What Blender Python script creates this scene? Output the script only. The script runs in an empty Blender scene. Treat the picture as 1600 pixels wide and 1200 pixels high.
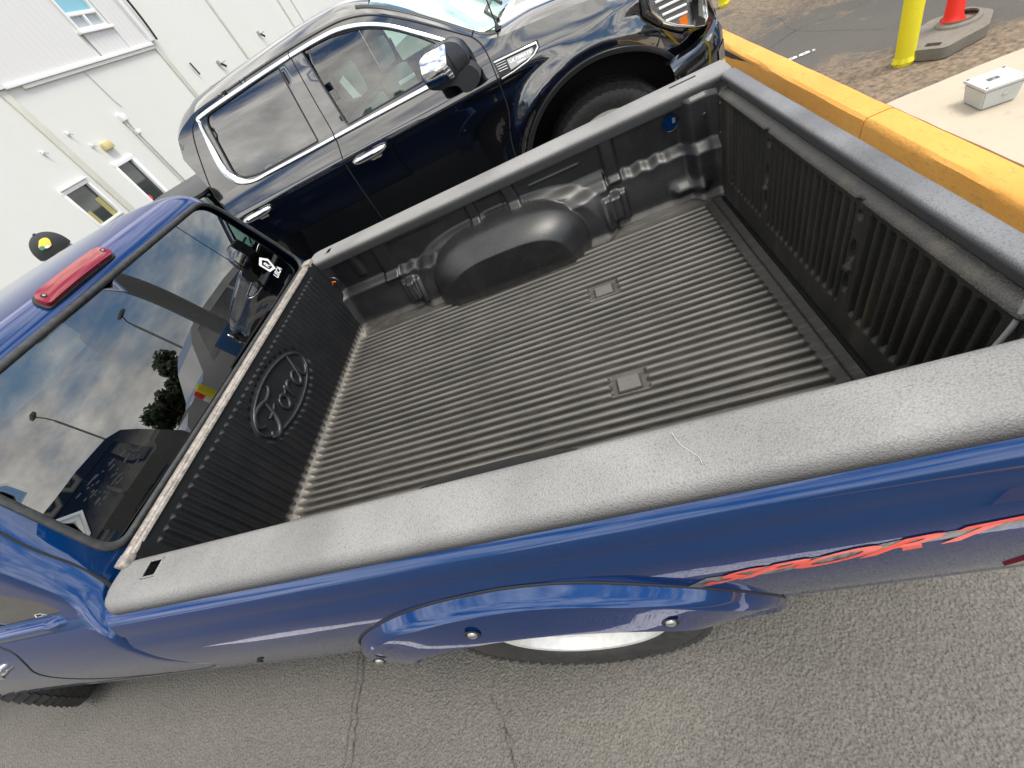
import bpy, bmesh, math, random
from mathutils import Vector, Matrix, noise
from mathutils.geometry import delaunay_2d_cdt
R=math.radians
random.seed(4)
SC=bpy.context.scene; COL=SC.collection
# ------------------------------------------------------------------ camera
CAM=Vector((1.31102,-0.43144,1.60693)); FPX=667.5
rows=((0.9143561,-0.0060268,-0.4048661),(-0.2839054,-0.7224721,-0.6304219),(-0.2887051,0.6913738,-0.6623079))
cd=bpy.data.cameras.new('camera'); cam=bpy.data.objects.new('camera',cd); COL.objects.link(cam)
m3=Matrix((rows[0],[-a for a in rows[1]],[-a for a in rows[2]])).transposed()
cam.matrix_world=Matrix.Translation(CAM)@m3.to_4x4()
cd.sensor_width=36; cd.lens=36*FPX/1600; cd.clip_start=.02; cd.clip_end=600
SC.camera=cam
SC.render.resolution_x=1024; SC.render.resolution_y=768
SC.view_settings.view_transform='Standard'; SC.view_settings.look='None'
SC.view_settings.exposure=0.92; SC.view_settings.gamma=1
# ------------------------------------------------------------------ world + sun
SUN_EL,SUN_AZ=R(66),R(-15)      # azimuth: direction in XY the light comes from, measured from +X
w=bpy.data.worlds.new('World'); SC.world=w; w.use_nodes=True
nt=w.node_tree; N=nt.nodes; Lk=nt.links; N.clear()
out=N.new('ShaderNodeOutputWorld'); bg=N.new('ShaderNodeBackground'); bg.inputs[1].default_value=.11
sky=N.new('ShaderNodeTexSky'); sky.sky_type='NISHITA'; sky.sun_disc=False
sky.sun_elevation=SUN_EL; sky.sun_rotation=math.pi/2-SUN_AZ; sky.air_density=1.0; sky.dust_density=1.5
tc=N.new('ShaderNodeTexCoord'); mp=N.new('ShaderNodeMapping'); mp.inputs['Scale'].default_value=(1.15,1.15,3.4); mp.inputs['Rotation'].default_value=(0,0,0); mp.inputs['Location'].default_value=(.35,.1,.0)
n1=N.new('ShaderNodeTexNoise'); n1.inputs['Scale'].default_value=1.7; n1.inputs['Detail'].default_value=8; n1.inputs['Roughness'].default_value=.55
r1=N.new('ShaderNodeValToRGB'); r1.color_ramp.elements[0].position=.41; r1.color_ramp.elements[1].position=.53
n2=N.new('ShaderNodeTexNoise'); n2.inputs['Scale'].default_value=4.6; n2.inputs['Detail'].default_value=8; n2.inputs['Roughness'].default_value=.62
r2=N.new('ShaderNodeValToRGB'); r2.color_ramp.elements[0].position=.26; r2.color_ramp.elements[0].color=(4.0,4.0,4.1,1); r2.color_ramp.elements[1].position=.66; r2.color_ramp.elements[1].color=(13.2,12.8,11.9,1)
mx=N.new('ShaderNodeMixRGB')
Lk.new(tc.outputs['Generated'],mp.inputs[0]); Lk.new(mp.outputs[0],n1.inputs[0]); Lk.new(mp.outputs[0],n2.inputs[0])
Lk.new(n1.outputs[0],r1.inputs[0]); Lk.new(n2.outputs[0],r2.inputs[0]); Lk.new(r1.outputs[0],mx.inputs[0]); tint=N.new('ShaderNodeMixRGB'); tint.blend_type='MULTIPLY'; tint.inputs[0].default_value=1; tint.inputs[2].default_value=(.66,.84,1.02,1); Lk.new(sky.outputs[0],tint.inputs[1]); Lk.new(tint.outputs[0],mx.inputs[1]); Lk.new(r2.outputs[0],mx.inputs[2])
Lk.new(mx.outputs[0],bg.inputs[0]); Lk.new(bg.outputs[0],out.inputs[0])
sd=bpy.data.lights.new('sun','SUN'); sd.energy=1.7; sd.angle=R(22); sd.color=(1,.94,.84)
so=bpy.data.objects.new('sun',sd); COL.objects.link(so)
sdir=Vector((math.cos(SUN_EL)*math.cos(SUN_AZ),math.cos(SUN_EL)*math.sin(SUN_AZ),math.sin(SUN_EL)))
so.rotation_euler=sdir.to_track_quat('Z','Y').to_euler()
# ------------------------------------------------------------------ materials
def mat(name,base=(.5,.5,.5),rough=.5,metal=0,coat=0,coat_r=.03,spec=.5,coat_ior=1.5,ior=None,noise_col=None,bump=None,emit=None,alpha=None):
    m=bpy.data.materials.new(name); m.use_nodes=True; t=m.node_tree; b=t.nodes['Principled BSDF']
    b.inputs['Base Color'].default_value=(*base,1); b.inputs['Roughness'].default_value=rough; b.inputs['Metallic'].default_value=metal
    b.inputs['Coat IOR'].default_value=coat_ior; b.inputs['Coat Weight'].default_value=coat; b.inputs['Coat Roughness'].default_value=coat_r; b.inputs['Specular IOR Level'].default_value=spec
    if ior: b.inputs['IOR'].default_value=ior
    tcn=t.nodes.new('ShaderNodeTexCoord')
    if noise_col:   # list of (scale, detail, lo, hi, colour, strength, stretch)
        last=None
        for (sc,lo,hi,c2,st,stretch) in noise_col:
            mpn=t.nodes.new('ShaderNodeMapping'); mpn.inputs['Scale'].default_value=stretch
            nn=t.nodes.new('ShaderNodeTexNoise'); nn.inputs['Scale'].default_value=sc; nn.inputs['Detail'].default_value=7; nn.inputs['Roughness'].default_value=.62
            rr=t.nodes.new('ShaderNodeMapRange'); rr.inputs[1].default_value=lo; rr.inputs[2].default_value=hi; rr.inputs[3].default_value=0; rr.inputs[4].default_value=st
            mm=t.nodes.new('ShaderNodeMixRGB'); mm.inputs[2].default_value=(*c2,1)
            t.links.new(tcn.outputs['Object'],mpn.inputs[0]); t.links.new(mpn.outputs[0],nn.inputs[0]); t.links.new(nn.outputs[0],rr.inputs[0]); t.links.new(rr.outputs[0],mm.inputs[0])
            if last: t.links.new(last,mm.inputs[1])
            else: mm.inputs[1].default_value=(*base,1)
            last=mm.outputs[0]
        t.links.new(last,b.inputs['Base Color'])
    if bump:
        last=None
        for (kind,sc,st,dist) in bump:
            if kind=='v':
                tx=t.nodes.new('ShaderNodeTexVoronoi'); tx.feature='SMOOTH_F1'; tx.inputs['Scale'].default_value=sc; o=tx.outputs['Distance']
            else:
                tx=t.nodes.new('ShaderNodeTexNoise'); tx.inputs['Scale'].default_value=sc; tx.inputs['Detail'].default_value=5; o=tx.outputs[0]
            t.links.new(tcn.outputs['Object'],tx.inputs[0])
            bn=t.nodes.new('ShaderNodeBump'); bn.inputs['Strength'].default_value=st; bn.inputs['Distance'].default_value=dist
            t.links.new(o,bn.inputs['Height'])
            if last: t.links.new(last,bn.inputs['Normal'])
            last=bn.outputs[0]
        t.links.new(last,b.inputs['Normal'])
    if emit: b.inputs['Emission Color'].default_value=(*emit[0],1); b.inputs['Emission Strength'].default_value=emit[1]
    return m
def glassmat(name,tint,ior=1.6,rough=0.0,refl=(1,1,1)):
    m=bpy.data.materials.new(name); m.use_nodes=True; t=m.node_tree; t.nodes.clear()
    o=t.nodes.new('ShaderNodeOutputMaterial'); tr=t.nodes.new('ShaderNodeBsdfTransparent'); tr.inputs[0].default_value=(*tint,1)
    g=t.nodes.new('ShaderNodeBsdfGlossy'); g.inputs['Roughness'].default_value=rough; g.inputs[0].default_value=(*refl,1)
    fr=t.nodes.new('ShaderNodeFresnel'); fr.inputs[0].default_value=ior; mxs=t.nodes.new('ShaderNodeMixShader')
    t.links.new(fr.outputs[0],mxs.inputs[0]); t.links.new(tr.outputs[0],mxs.inputs[1]); t.links.new(g.outputs[0],mxs.inputs[2]); t.links.new(mxs.outputs[0],o.inputs[0])
    return m
M={}
M['blue']=mat('blue_paint',(.001,.032,.130),.20,.50,1,.003,spec=.05,coat_ior=1.6,noise_col=[(900,.45,.7,(.002,.038,.145),.5,(1,1,1))],bump=[('n',4,.012,.012)])
M['black']=mat('black_paint',(.0035,.004,.0055),.12,.0,1,.015,coat_ior=2.1,bump=[('n',2.2,.02,.05)])
M['white_scuff']=mat('light_scuff',(.45,.45,.44),.6)
M['faintgrey']=mat('faded_sticker',(.018,.02,.02),.4)
M['chrome']=mat('chrome',(.78,.78,.76),.09,1,bump=[('n',18,.05,.02)])
M['blackplastic']=mat('black_plastic',(.016,.018,.021),.38,bump=[('n',400,.15,.001)])
M['rubber']=mat('rubber',(.020,.020,.020),.62,noise_col=[(40,.4,.7,(.06,.055,.048),.5,(1,1,1))],bump=[('n',250,.3,.001)])
M['seal']=mat('window_rubber',(.028,.028,.028),.45,noise_col=[(60,.4,.7,(.07,.07,.068),.6,(1,1,1))],bump=[('n',300,.2,.001)])
M['trim']=mat('weathered_trim',(.36,.32,.28),.5,.15,noise_col=[(45,.4,.65,(.12,.10,.085),.8,(1,1,1)),(160,.5,.7,(.55,.50,.45),.6,(1,1,1))],bump=[('n',200,.3,.002)])
M['liner']=mat('liner_plastic',(.010,.0105,.0115),.37,0,spec=.6,noise_col=[(5,.48,.72,(.040,.038,.036),.6,(1,1,1)),(130,.5,.75,(.045,.044,.042),.5,(1,1,1)),(500,.55,.75,(.10,.098,.09),.35,(1,1,1))],bump=[('v',420,.25,.0012),('n',160,.2,.0012)])
M['bulk']=mat('liner_front_plastic',(.007,.0075,.0085),.52,0,spec=.35,noise_col=[(9,.45,.75,(.018,.018,.018),.6,(1,1,1)),(420,.55,.8,(.09,.09,.085),.45,(1,1,1))],bump=[('v',420,.25,.0012)])
M['tgl']=mat('tailgate_liner_plastic',(.012,.0115,.010),.52,0,noise_col=[(14,.5,.72,(.055,.046,.030),.65,(1,1,.15)),(380,.5,.72,(.075,.070,.060),.6,(1,1,1))],bump=[('v',300,.45,.002),('n',500,.3,.001)])
M['rail']=mat('faded_rail_shaded_lip',(.045,.045,.046),.50,0,noise_col=[(6,.5,.75,(.06,.06,.06),.5,(1,1,1))],bump=[('v',400,.8,.0019),('n',600,.3,.0006)])  # dark base paints the shaded lips; the faded grey top is mixed in later
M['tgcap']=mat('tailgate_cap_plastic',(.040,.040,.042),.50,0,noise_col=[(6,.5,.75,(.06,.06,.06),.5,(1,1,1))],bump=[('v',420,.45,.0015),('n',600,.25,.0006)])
M['lens']=mat('red_lens',(.24,.003,.010),.10,0,1,.03,bump=[('n',90,.06,.002)])
M['red']=mat('red_decal',(.80,.045,.02),.35,0,.6,.1)
M['decalgrey']=mat('grey_decal',(.16,.16,.16),.4,0,.6,.1,noise_col=[(70,.45,.6,(.03,.03,.03),.9,(1,1,1))])
M['white']=mat('white_sticker',(.82,.83,.82),.4)
M['screen']=glassmat('windscreen_glass',(.50,.74,.62),1.38,refl=(.62,.80,.70))
M['tinted']=glassmat('tinted_glass',(.07,.08,.08),2.3)
M['dark_glass']=mat('privacy_glass',(.006,.006,.008),.01,0,.6,.0,ior=2.2)
M['green_glass']=glassmat('green_glass',(.74,.90,.82),2.1)
M['rim']=mat('alloy',(.82,.81,.77),.38,.35,noise_col=[(40,.4,.7,(.5,.48,.44),.5,(1,1,1))])
M['dark']=mat('dark_underside',(.012,.012,.013),.8)
M['interior']=mat('dark_interior',(.035,.036,.038),.7)
M['seat']=mat('light_leather',(.27,.27,.265),.55)
M['steel']=mat('galvanised_bolt',(.42,.42,.42),.35,1)
M['wall']=mat('white_render',(.67,.667,.628),.85,noise_col=[(.35,.4,.7,(.61,.605,.565),.5,(1,1,.4)),(6,.5,.75,(.62,.61,.555),.3,(1,1,1))],bump=[('n',30,.15,.01)])
M['walldark']=mat('darker_joint',(.52,.51,.44),.9,noise_col=[(3,.4,.7,(.62,.61,.55),.6,(1,1,1))])  # darker, yellower tone than the wall, for joints and one conduit
M['siding']=mat('white_siding',(.63,.615,.60),.5)
M['frame']=mat('white_frame',(.78,.78,.77),.45)
M['blueglass']=mat('blue_window_glass',(.18,.42,.50),.05,0,.3)
M['bldglass']=mat('window_glass',(.018,.026,.026),.03,0,0,ior=1.7)
M['greyglass']=mat('grey_window_glass',(.42,.45,.46),.2)
M['lampcover']=mat('yellowed_lamp_cover',(.60,.52,.25),.5)
M['signred']=mat('sign_red',(.7,.04,.04),.5)
M['yellowglass']=mat('yellow_film',(.32,.29,.10),.4)
M['asphalt']=mat('asphalt_surface',(.148,.138,.121),.86,noise_col=[(1.3,.4,.7,(.178,.166,.146),.7,(1,1,1)),(.5,.5,.68,(.120,.112,.098),.8,(1,1,1)),(170,.48,.66,(.080,.075,.067),.6,(1,1,1)),(260,.655,.70,(.50,.48,.43),.8,(1,1,1))],bump=[('v',150,.9,.007),('n',320,.6,.003)])
M['lot']=mat('old_asphalt',(.088,.082,.073),.9,noise_col=[(.8,.4,.7,(.115,.106,.094),.8,(1,1,1)),(90,.45,.7,(.055,.052,.047),.6,(1,1,1))],bump=[('n',120,.5,.005)])
M['dirt']=mat('dirt',(.20,.145,.095),.95,noise_col=[(8,.4,.65,(.10,.082,.062),.9,(1,1,1)),(60,.5,.7,(.30,.24,.17),.6,(1,1,1)),(150,.55,.7,(.05,.045,.038),.6,(1,1,1))],bump=[('n',45,.9,.02)])
M['conc']=mat('concrete_slab',(.47,.41,.32),.9,noise_col=[(2.2,.4,.7,(.39,.34,.26),.7,(1,1,1)),(60,.5,.75,(.40,.35,.28),.5,(1,1,1)),(12,.62,.7,(.35,.30,.25),.5,(1,1,1))],bump=[('n',90,.35,.004)])
M['kerb']=mat('yellow_kerb_paint',(.74,.37,.075),.75,noise_col=[(3,.4,.7,(.66,.30,.05),.7,(1,1,1)),(34,.60,.66,(.36,.24,.13),.75,(1.5,.5,3)),(46,.58,.70,(.46,.22,.06),.7,(3,.25,5)),(200,.6,.75,(.30,.2,.1),.5,(1,1,1))],bump=[('n',60,.5,.006),('n',200,.3,.003)])
M['kerbgap']=mat('kerb_joint',(.05,.04,.03),.95)
M['crack']=mat('crack_fill',(.050,.043,.034),.95,noise_col=[(30,.4,.65,(.16,.148,.13),.9,(1,1,1))])
M['line']=mat('white_line_paint',(.80,.77,.70),.8,noise_col=[(90,.52,.62,(.10,.095,.09),.9,(1,1,1))])
M['bollard']=mat('yellow_bollard_paint',(.78,.70,.02),.55,noise_col=[(12,.5,.75,(.62,.52,.03),.5,(1,1,.3)),(70,.62,.72,(.35,.28,.05),.5,(1,1,1))],bump=[('n',60,.15,.004)])
M['redplastic']=mat('red_delineator',(.86,.03,.018),.5)
M['recycled']=mat('recycled_rubber',(.20,.185,.155),.85,noise_col=[(40,.4,.7,(.14,.13,.11),.7,(1,1,1))],bump=[('n',120,.3,.003)])
M['pvc']=mat('grey_pvc',(.52,.54,.52),.5,noise_col=[(9,.5,.7,(.44,.46,.44),.5,(1,1,1))])
M['cap']=mat('black_cap_cloth',(.022,.024,.024),.85,bump=[('n',600,.2,.0005)])
M['capbrim']=mat('grey_brim_cloth',(.40,.38,.36),.85)
M['gold']=mat('gold_patch',(.85,.50,.05),.7); M['greenp']=mat('green_patch',(.05,.22,.14),.7)
M['skin']=mat('skin',(.62,.33,.25),.55); M['shirt']=mat('shirt',(.08,.09,.11),.9); M['jeans']=mat('jeans',(.05,.07,.13),.9); M['hair']=mat('hair',(.05,.03,.02),.7)
M['amber']=mat('amber_lens',(.75,.17,.01),.15,0,.5)
M['clear']=mat('clear_lamp',(.55,.56,.56),.08,.8)
M['bark']=mat('bark',(.09,.065,.045),.9); M['leaf']=mat('leaf',(.045,.075,.025),.7)
M['whitecar']=mat('white_paint',(.50,.50,.50),.2,0,.8); M['greywall']=mat('grey_fascia',(.22,.22,.22),.6); M['galv']=mat('galvanised_pole',(.35,.35,.35),.5,.4)
M['tan']=mat('tan_glint',(.16,.14,.115),.7)
# ------------------------------------------------------------------ helpers
def link(name,me,m,parent=None,loc=None):
    o=bpy.data.objects.new(name,me); COL.objects.link(o)
    if m is not None: me.materials.append(M[m] if isinstance(m,str) else m)
    if parent: o.parent=parent
    if loc is not None: o.location=loc
    return o
def empty(name,label,cat,loc=(0,0,0),group=None):
    o=bpy.data.objects.new(name,None); COL.objects.link(o); o.location=loc; o['label']=label; o['category']=cat
    if group: o['group']=group
    o.empty_display_size=.1
    bpy.context.view_layer.update()
    return o
def tag(o,label,cat,group=None):
    o['label']=label; o['category']=cat
    if group: o['group']=group
    return o
def struct(o): o['kind']='structure'; return o
def finish(bm,name,m,parent=None,smooth=True,autos=None):
    me=bpy.data.meshes.new(name); bm.normal_update(); bm.to_mesh(me); bm.free()
    if smooth: me.shade_smooth()
    if autos and smooth:
        try: me.set_sharp_from_angle(angle=R(autos))
        except Exception: pass
    o=link(name,me,m)
    if parent:
        o.parent=parent; o.matrix_parent_inverse=parent.matrix_world.inverted()
    return o
def raw(verts,faces,name,m,parent=None,smooth=True,autos=None):
    me=bpy.data.meshes.new(name); me.from_pydata(verts,[],faces); me.update()
    bm=bmesh.new(); bm.from_mesh(me); bpy.data.meshes.remove(me)
    return finish(bm,name,m,parent,smooth,autos)
def grid(us,vs,F,name,m,parent=None,skip=None,flip=False,autos=None):
    verts=[F(u,v) for u in us for v in vs]; n=len(vs); faces=[]
    for i in range(len(us)-1):
        for j in range(n-1):
            if skip and skip((us[i]+us[i+1])/2,(vs[j]+vs[j+1])/2): continue
            f=(i*n+j,(i+1)*n+j,(i+1)*n+j+1,i*n+j+1); faces.append(f[::-1] if flip else f)
    return raw(verts,faces,name,m,parent,True,autos)
def lin(a,b,n): return [a+(b-a)*i/n for i in range(n+1)]
def sm(a,b,x):
    t=min(1,max(0,(x-a)/(b-a))) if b!=a else float(x>a)
    return t*t*(3-2*t)
def interp(tab,x):
    if x<=tab[0][0]: return tab[0][1]
    for (a,b),(c,d) in zip(tab,tab[1:]):
        if x<=c: return b+(d-b)*(x-a)/(c-a)
    return tab[-1][1]
def catmull(pts,n=6,closed=False):
    o=[]; L=len(pts); rng=range(L if closed else L-1)
    for i in rng:
        if closed: p0,p1,p2,p3=(pts[(i+k)%L] for k in(-1,0,1,2))
        else: p0,p1,p2,p3=pts[max(i-1,0)],pts[i],pts[i+1],pts[min(i+2,L-1)]
        for k in range(n):
            t=k/n
            o.append(tuple(.5*((2*b)+(c-a)*t+(2*a-5*b+4*c-d)*t*t+(-a+3*b-3*c+d)*t**3) for a,b,c,d in zip(p0,p1,p2,p3)))
    if not closed: o.append(tuple(pts[-1]))
    return o
smooth_tab=lambda pts,n=8: catmull(pts,n)
def rounded(pts,r,n=5):
    o=[]; L=len(pts)
    for i in range(L):
        p=Vector(pts[i]).to_2d(); a=Vector(pts[i-1]).to_2d(); b=Vector(pts[(i+1)%L]).to_2d()
        rr=r[i] if isinstance(r,(list,tuple)) else r
        da=(a-p); db=(b-p); ra=min(rr,da.length*.48); rb=min(rr,db.length*.48)
        s=p+da.normalized()*ra; e=p+db.normalized()*rb
        for k in range(n+1):
            t=k/n; o.append(tuple(s*(1-t)**2+p*2*t*(1-t)+e*t*t))
    return o
def inside(p,poly):
    x,y=p; c=False; j=len(poly)-1
    for i in range(len(poly)):
        a=poly[i]; b=poly[j]
        if (a[1]>y)!=(b[1]>y) and x<(b[0]-a[0])*(y-a[1])/(b[1]-a[1])+a[0]: c=not c
        j=i
    return c
def dens(poly,s):
    o=[]
    for i in range(len(poly)):
        a=poly[i]; b=poly[(i+1)%len(poly)]; d=math.hypot(b[0]-a[0],b[1]-a[1]); n=max(1,int(d/s+.5))
        for k in range(n): o.append((a[0]+(b[0]-a[0])*k/n,a[1]+(b[1]-a[1])*k/n))
    return o
def tri2d(outline,holes,s):
    loops=[dens(outline,s)]+[dens(h,s) for h in holes]
    V=[];E=[]
    for lp in loops:
        b=len(V); V+=[Vector(p) for p in lp]; E+=[(b+i,b+(i+1)%len(lp)) for i in range(len(lp))]
    bd=list(V); cell={}
    for p in bd: cell.setdefault((int(p.x//s),int(p.y//s)),[]).append(p)
    x0=min(p[0] for p in outline); x1=max(p[0] for p in outline); y0=min(p[1] for p in outline); y1=max(p[1] for p in outline)
    nx=int((x1-x0)/s); ny=int((y1-y0)/s)
    for i in range(nx+1):
        for j in range(ny+1):
            p=(x0+s*(i+.5),y0+s*(j+.5+(.5 if i%2 else 0)*0))
            if not inside(p,outline) or any(inside(p,h) for h in holes): continue
            k=(int(p[0]//s),int(p[1]//s)); ok=True
            for a in(-1,0,1):
                for b2 in(-1,0,1):
                    for q in cell.get((k[0]+a,k[1]+b2),()):
                        if (q.x-p[0])**2+(q.y-p[1])**2<(.45*s)**2: ok=False
            if ok: V.append(Vector(p))
    vo,eo,fo,_,_,_=delaunay_2d_cdt(V,E,[],0,1e-7)
    fs=[]
    for f in fo:
        c=((vo[f[0]].x+vo[f[1]].x+vo[f[2]].x)/3,(vo[f[0]].y+vo[f[1]].y+vo[f[2]].y)/3)
        if inside(c,outline) and not any(inside(c,h) for h in holes): fs.append(tuple(f))
    return [(v.x,v.y) for v in vo],fs
def patch(outline,S,name,m,parent=None,holes=(),s=.03,off=0.,thick=0.,flip=False,autos=None):
    vo,fs=tri2d(outline,holes,s)
    verts=[tuple(S(u,v,off)) for u,v in vo]; faces=[(f[::-1] if flip else f) for f in fs]
    if thick:
        n=len(verts); verts+=[tuple(S(u,v,off-thick)) for u,v in vo]
        cnt={}
        for f in faces:
            for a,b in zip(f,f[1:]+f[:1]): cnt[(a,b)]=1
        rim=[(a,b) for (a,b) in cnt if (b,a) not in cnt]
        faces=faces+[tuple(i+n for i in f[::-1]) for f in faces]+[(b,a,a+n,b+n) for a,b in rim]
        autos=autos or 40
    return raw(verts,faces,name,m,parent,True,autos)
def ribbon(path,S,wd,name,m,parent=None,off=(.0,.004),closed=False,bev=.3,taper=0):
    "raised strip following a 2D path on surface S"
    n=len(path); rws=[]
    for i,p in enumerate(path):
        a=path[(i-1)%n] if (closed or i>0) else p; b=path[(i+1)%n] if (closed or i<n-1) else p
        d=Vector((b[0]-a[0],b[1]-a[1])); d.normalize(); nn=Vector((-d.y,d.x)); ww=wd(i/(n-1)) if callable(wd) else wd
        off_=off
        if taper: off=(off_[0],off_[0]+(off_[1]-off_[0])*min(1,.05+min(i,n-1-i)/taper))
        rws.append([tuple(S(p[0]+nn.x*ww/2*k,p[1]+nn.y*ww/2*k,o)) for k,o in((-1,off[0]),(-1+bev*.3,off[0]+(off[1]-off[0])*.75),(-1+bev,off[1]),(0,off[1]+(off[1]-off[0])*.12),(1-bev,off[1]),(1-bev*.3,off[0]+(off[1]-off[0])*.75),(1,off[0]))])
        off=off_
    k=7; verts=[v for r_ in rws for v in r_]; faces=[]
    for i in range(n if closed else n-1):
        for j in range(k-1): a=i*k+j; b=((i+1)%n)*k+j; faces.append((a,b,b+1,a+1))
    return raw(verts,faces,name,m,parent,True)
def add_tube(bm,pts,r,n=10,closed=False,cap=True):
    P=[Vector(p) for p in pts]; L=len(P); up=None; rings=[]
    for i in range(L):
        a=P[(i-1)%L] if (closed or i>0) else P[i]; b=P[(i+1)%L] if (closed or i<L-1) else P[i]
        d=(b-a).normalized()
        if up is None: up=d.orthogonal().normalized()
        up=(up-d*up.dot(d)); up.normalize(); sd_=d.cross(up)
        rr=r(i/(L-1)) if callable(r) else r
        rings.append([bm.verts.new(P[i]+(up*math.cos(2*math.pi*k/n)+sd_*math.sin(2*math.pi*k/n))*rr) for k in range(n)])
    for i in range(L if closed else L-1):
        A=rings[i];B=rings[(i+1)%L]
        for k in range(n): bm.faces.new((A[k],A[(k+1)%n],B[(k+1)%n],B[k]))
    if cap and not closed:
        bm.faces.new(rings[0][::-1]); bm.faces.new(rings[-1])
def tube(pts,r,name,m,parent=None,n=10,closed=False):
    bm=bmesh.new(); add_tube(bm,pts,r,n,closed); return finish(bm,name,m,parent,autos=50)
def add_box(bm,lo,hi,bev=0,M4=None):
    g=bmesh.ops.create_cube(bm,size=1); vs=g['verts']
    for v in vs: v.co=Vector(((lo[i]+hi[i])/2+v.co[i]*(hi[i]-lo[i]) for i in range(3)))
    if bev:
        es=list({e for v in vs for e in v.link_edges}); r_=bmesh.ops.bevel(bm,geom=es,offset=bev,segments=2,profile=.6,affect='EDGES')
        vs=list({v for f in r_['faces'] for v in f.verts}|{v for v in vs if v.is_valid})
    if M4:
        for v in vs: v.co=M4@v.co
    return vs
def box(lo,hi,name,m,parent=None,bev=.004,M4=None):
    bm=bmesh.new(); add_box(bm,lo,hi,bev,M4); return finish(bm,name,m,parent,autos=35)
def lathe(prof,name,m,parent=None,axis='Z',loc=(0,0,0),n=40,M4=None,autos=40):
    "prof: (r,h) pairs"
    verts=[];faces=[];k=len(prof)
    for i in range(n):
        a=2*math.pi*i/n
        for r_,h in prof:
            v=Vector((r_*math.cos(a),r_*math.sin(a),h))
            if axis=='Y': v=Vector((v.x,v.z,v.y))
            if axis=='X': v=Vector((v.z,v.x,v.y))
            v=v+Vector(loc); verts.append(M4@v if M4 else v)
    for i in range(n):
        for j in range(k-1): a=i*k+j;b=((i+1)%n)*k+j; faces.append((a,b,b+1,a+1))
    o=raw(verts,faces,name,m,parent,True,None)
    bm=bmesh.new(); bm.from_mesh(o.data); bmesh.ops.remove_doubles(bm,verts=bm.verts,dist=1e-5); bmesh.ops.recalc_face_normals(bm,faces=bm.faces); bm.to_mesh(o.data); bm.free()
    o.data.shade_smooth(); o.data.set_sharp_from_angle(angle=R(autos)); return o
def textpts(s,size=1,shear=0,off=0,space=1):
    cu=bpy.data.curves.new('t','FONT'); cu.body=s; cu.size=size; cu.shear=shear; cu.offset=off; cu.space_character=space; cu.resolution_u=4
    o=bpy.data.objects.new('t',cu); COL.objects.link(o); dg=bpy.context.evaluated_depsgraph_get(); dg.update()
    me=bpy.data.meshes.new_from_object(o.evaluated_get(dg)); vs=[tuple(v.co) for v in me.vertices]; fs=[tuple(p.vertices) for p in me.polygons]
    bpy.data.objects.remove(o); bpy.data.curves.remove(cu); bpy.data.meshes.remove(me); return vs,fs
def text_on(s,S,o0,du,dv,name,m,parent,w,h,off=.001,shear=0,bold=0,space=1):
    "text laid on S; o0 uv origin, du unit reading direction in uv, dv up direction, w/h total size"
    vs,fs=textpts(s,1,shear,bold,space); x0=min(v[0] for v in vs);x1=max(v[0] for v in vs);y0=min(v[1] for v in vs);y1=max(v[1] for v in vs)
    V=[]
    for v in vs:
        a=(v[0]-x0)/(x1-x0)*w; b=(v[1]-y0)/(y1-y0)*h
        V.append(tuple(S(o0[0]+du[0]*a+dv[0]*b,o0[1]+du[1]*a+dv[1]*b,off)))
    return raw(V,fs,name,m,parent,False)

# ================================================================== SETTING
def stain(m,blobs,col,col2):
    t_=m.node_tree; b=t_.nodes['Principled BSDF']; src=b.inputs['Base Color'].links[0].from_socket
    tc_=t_.nodes.new('ShaderNodeTexCoord'); nn=t_.nodes.new('ShaderNodeTexNoise'); nn.inputs['Scale'].default_value=5; nn.inputs['Detail'].default_value=9; nn.inputs['Roughness'].default_value=.68
    t_.links.new(tc_.outputs['Object'],nn.inputs[0])
    n3=t_.nodes.new('ShaderNodeTexNoise'); n3.inputs['Scale'].default_value=28; n3.inputs['Detail'].default_value=8; n3.inputs['Roughness'].default_value=.75; t_.links.new(tc_.outputs['Object'],n3.inputs[0])
    cr=t_.nodes.new('ShaderNodeValToRGB'); cr.color_ramp.elements[0].position=.36; cr.color_ramp.elements[0].color=(*col2,1); cr.color_ramp.elements[1].position=.60; cr.color_ramp.elements[1].color=(*col,1); t_.links.new(n3.outputs[0],cr.inputs[0])
    for (cx,cy,rx,ry,rot,amt) in blobs:
        mp_=t_.nodes.new('ShaderNodeMapping'); mp_.vector_type='TEXTURE'; mp_.inputs['Location'].default_value=(cx,cy,0); mp_.inputs['Rotation'].default_value=(0,0,rot); mp_.inputs['Scale'].default_value=(rx,ry,9)
        ln=t_.nodes.new('ShaderNodeVectorMath'); ln.operation='LENGTH'; ad=t_.nodes.new('ShaderNodeMath'); ad.operation='MULTIPLY_ADD'; ad.inputs[1].default_value=2.6
        mr=t_.nodes.new('ShaderNodeMapRange'); mr.inputs[1].default_value=2.55; mr.inputs[2].default_value=1.95; mr.inputs[4].default_value=amt; mm=t_.nodes.new('ShaderNodeMixRGB')
        t_.links.new(tc_.outputs['Object'],mp_.inputs[0]); t_.links.new(mp_.outputs[0],ln.inputs[0]); t_.links.new(nn.outputs[0],ad.inputs[0]); t_.links.new(ln.outputs['Value'],ad.inputs[2])
        t_.links.new(ad.outputs[0],mr.inputs[0]); t_.links.new(mr.outputs[0],mm.inputs[0]); t_.links.new(src,mm.inputs[1]); t_.links.new(cr.outputs[0],mm.inputs[2]); src=mm.outputs[0]
    t_.links.new(src,b.inputs['Base Color'])
stain(M['lot'],[(3.35,2.70,.65,.28,-.1,.9),(3.15,3.05,.30,.35,.4,.8),(3.9,2.55,.9,.16,0,.9),(3.7,1.2,.9,.25,0,.9),(3.55,6.0,.35,1.4,.1,.85),(3.15,5.2,.2,.7,0,.6)],(.27,.20,.135),(.075,.06,.045))
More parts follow.
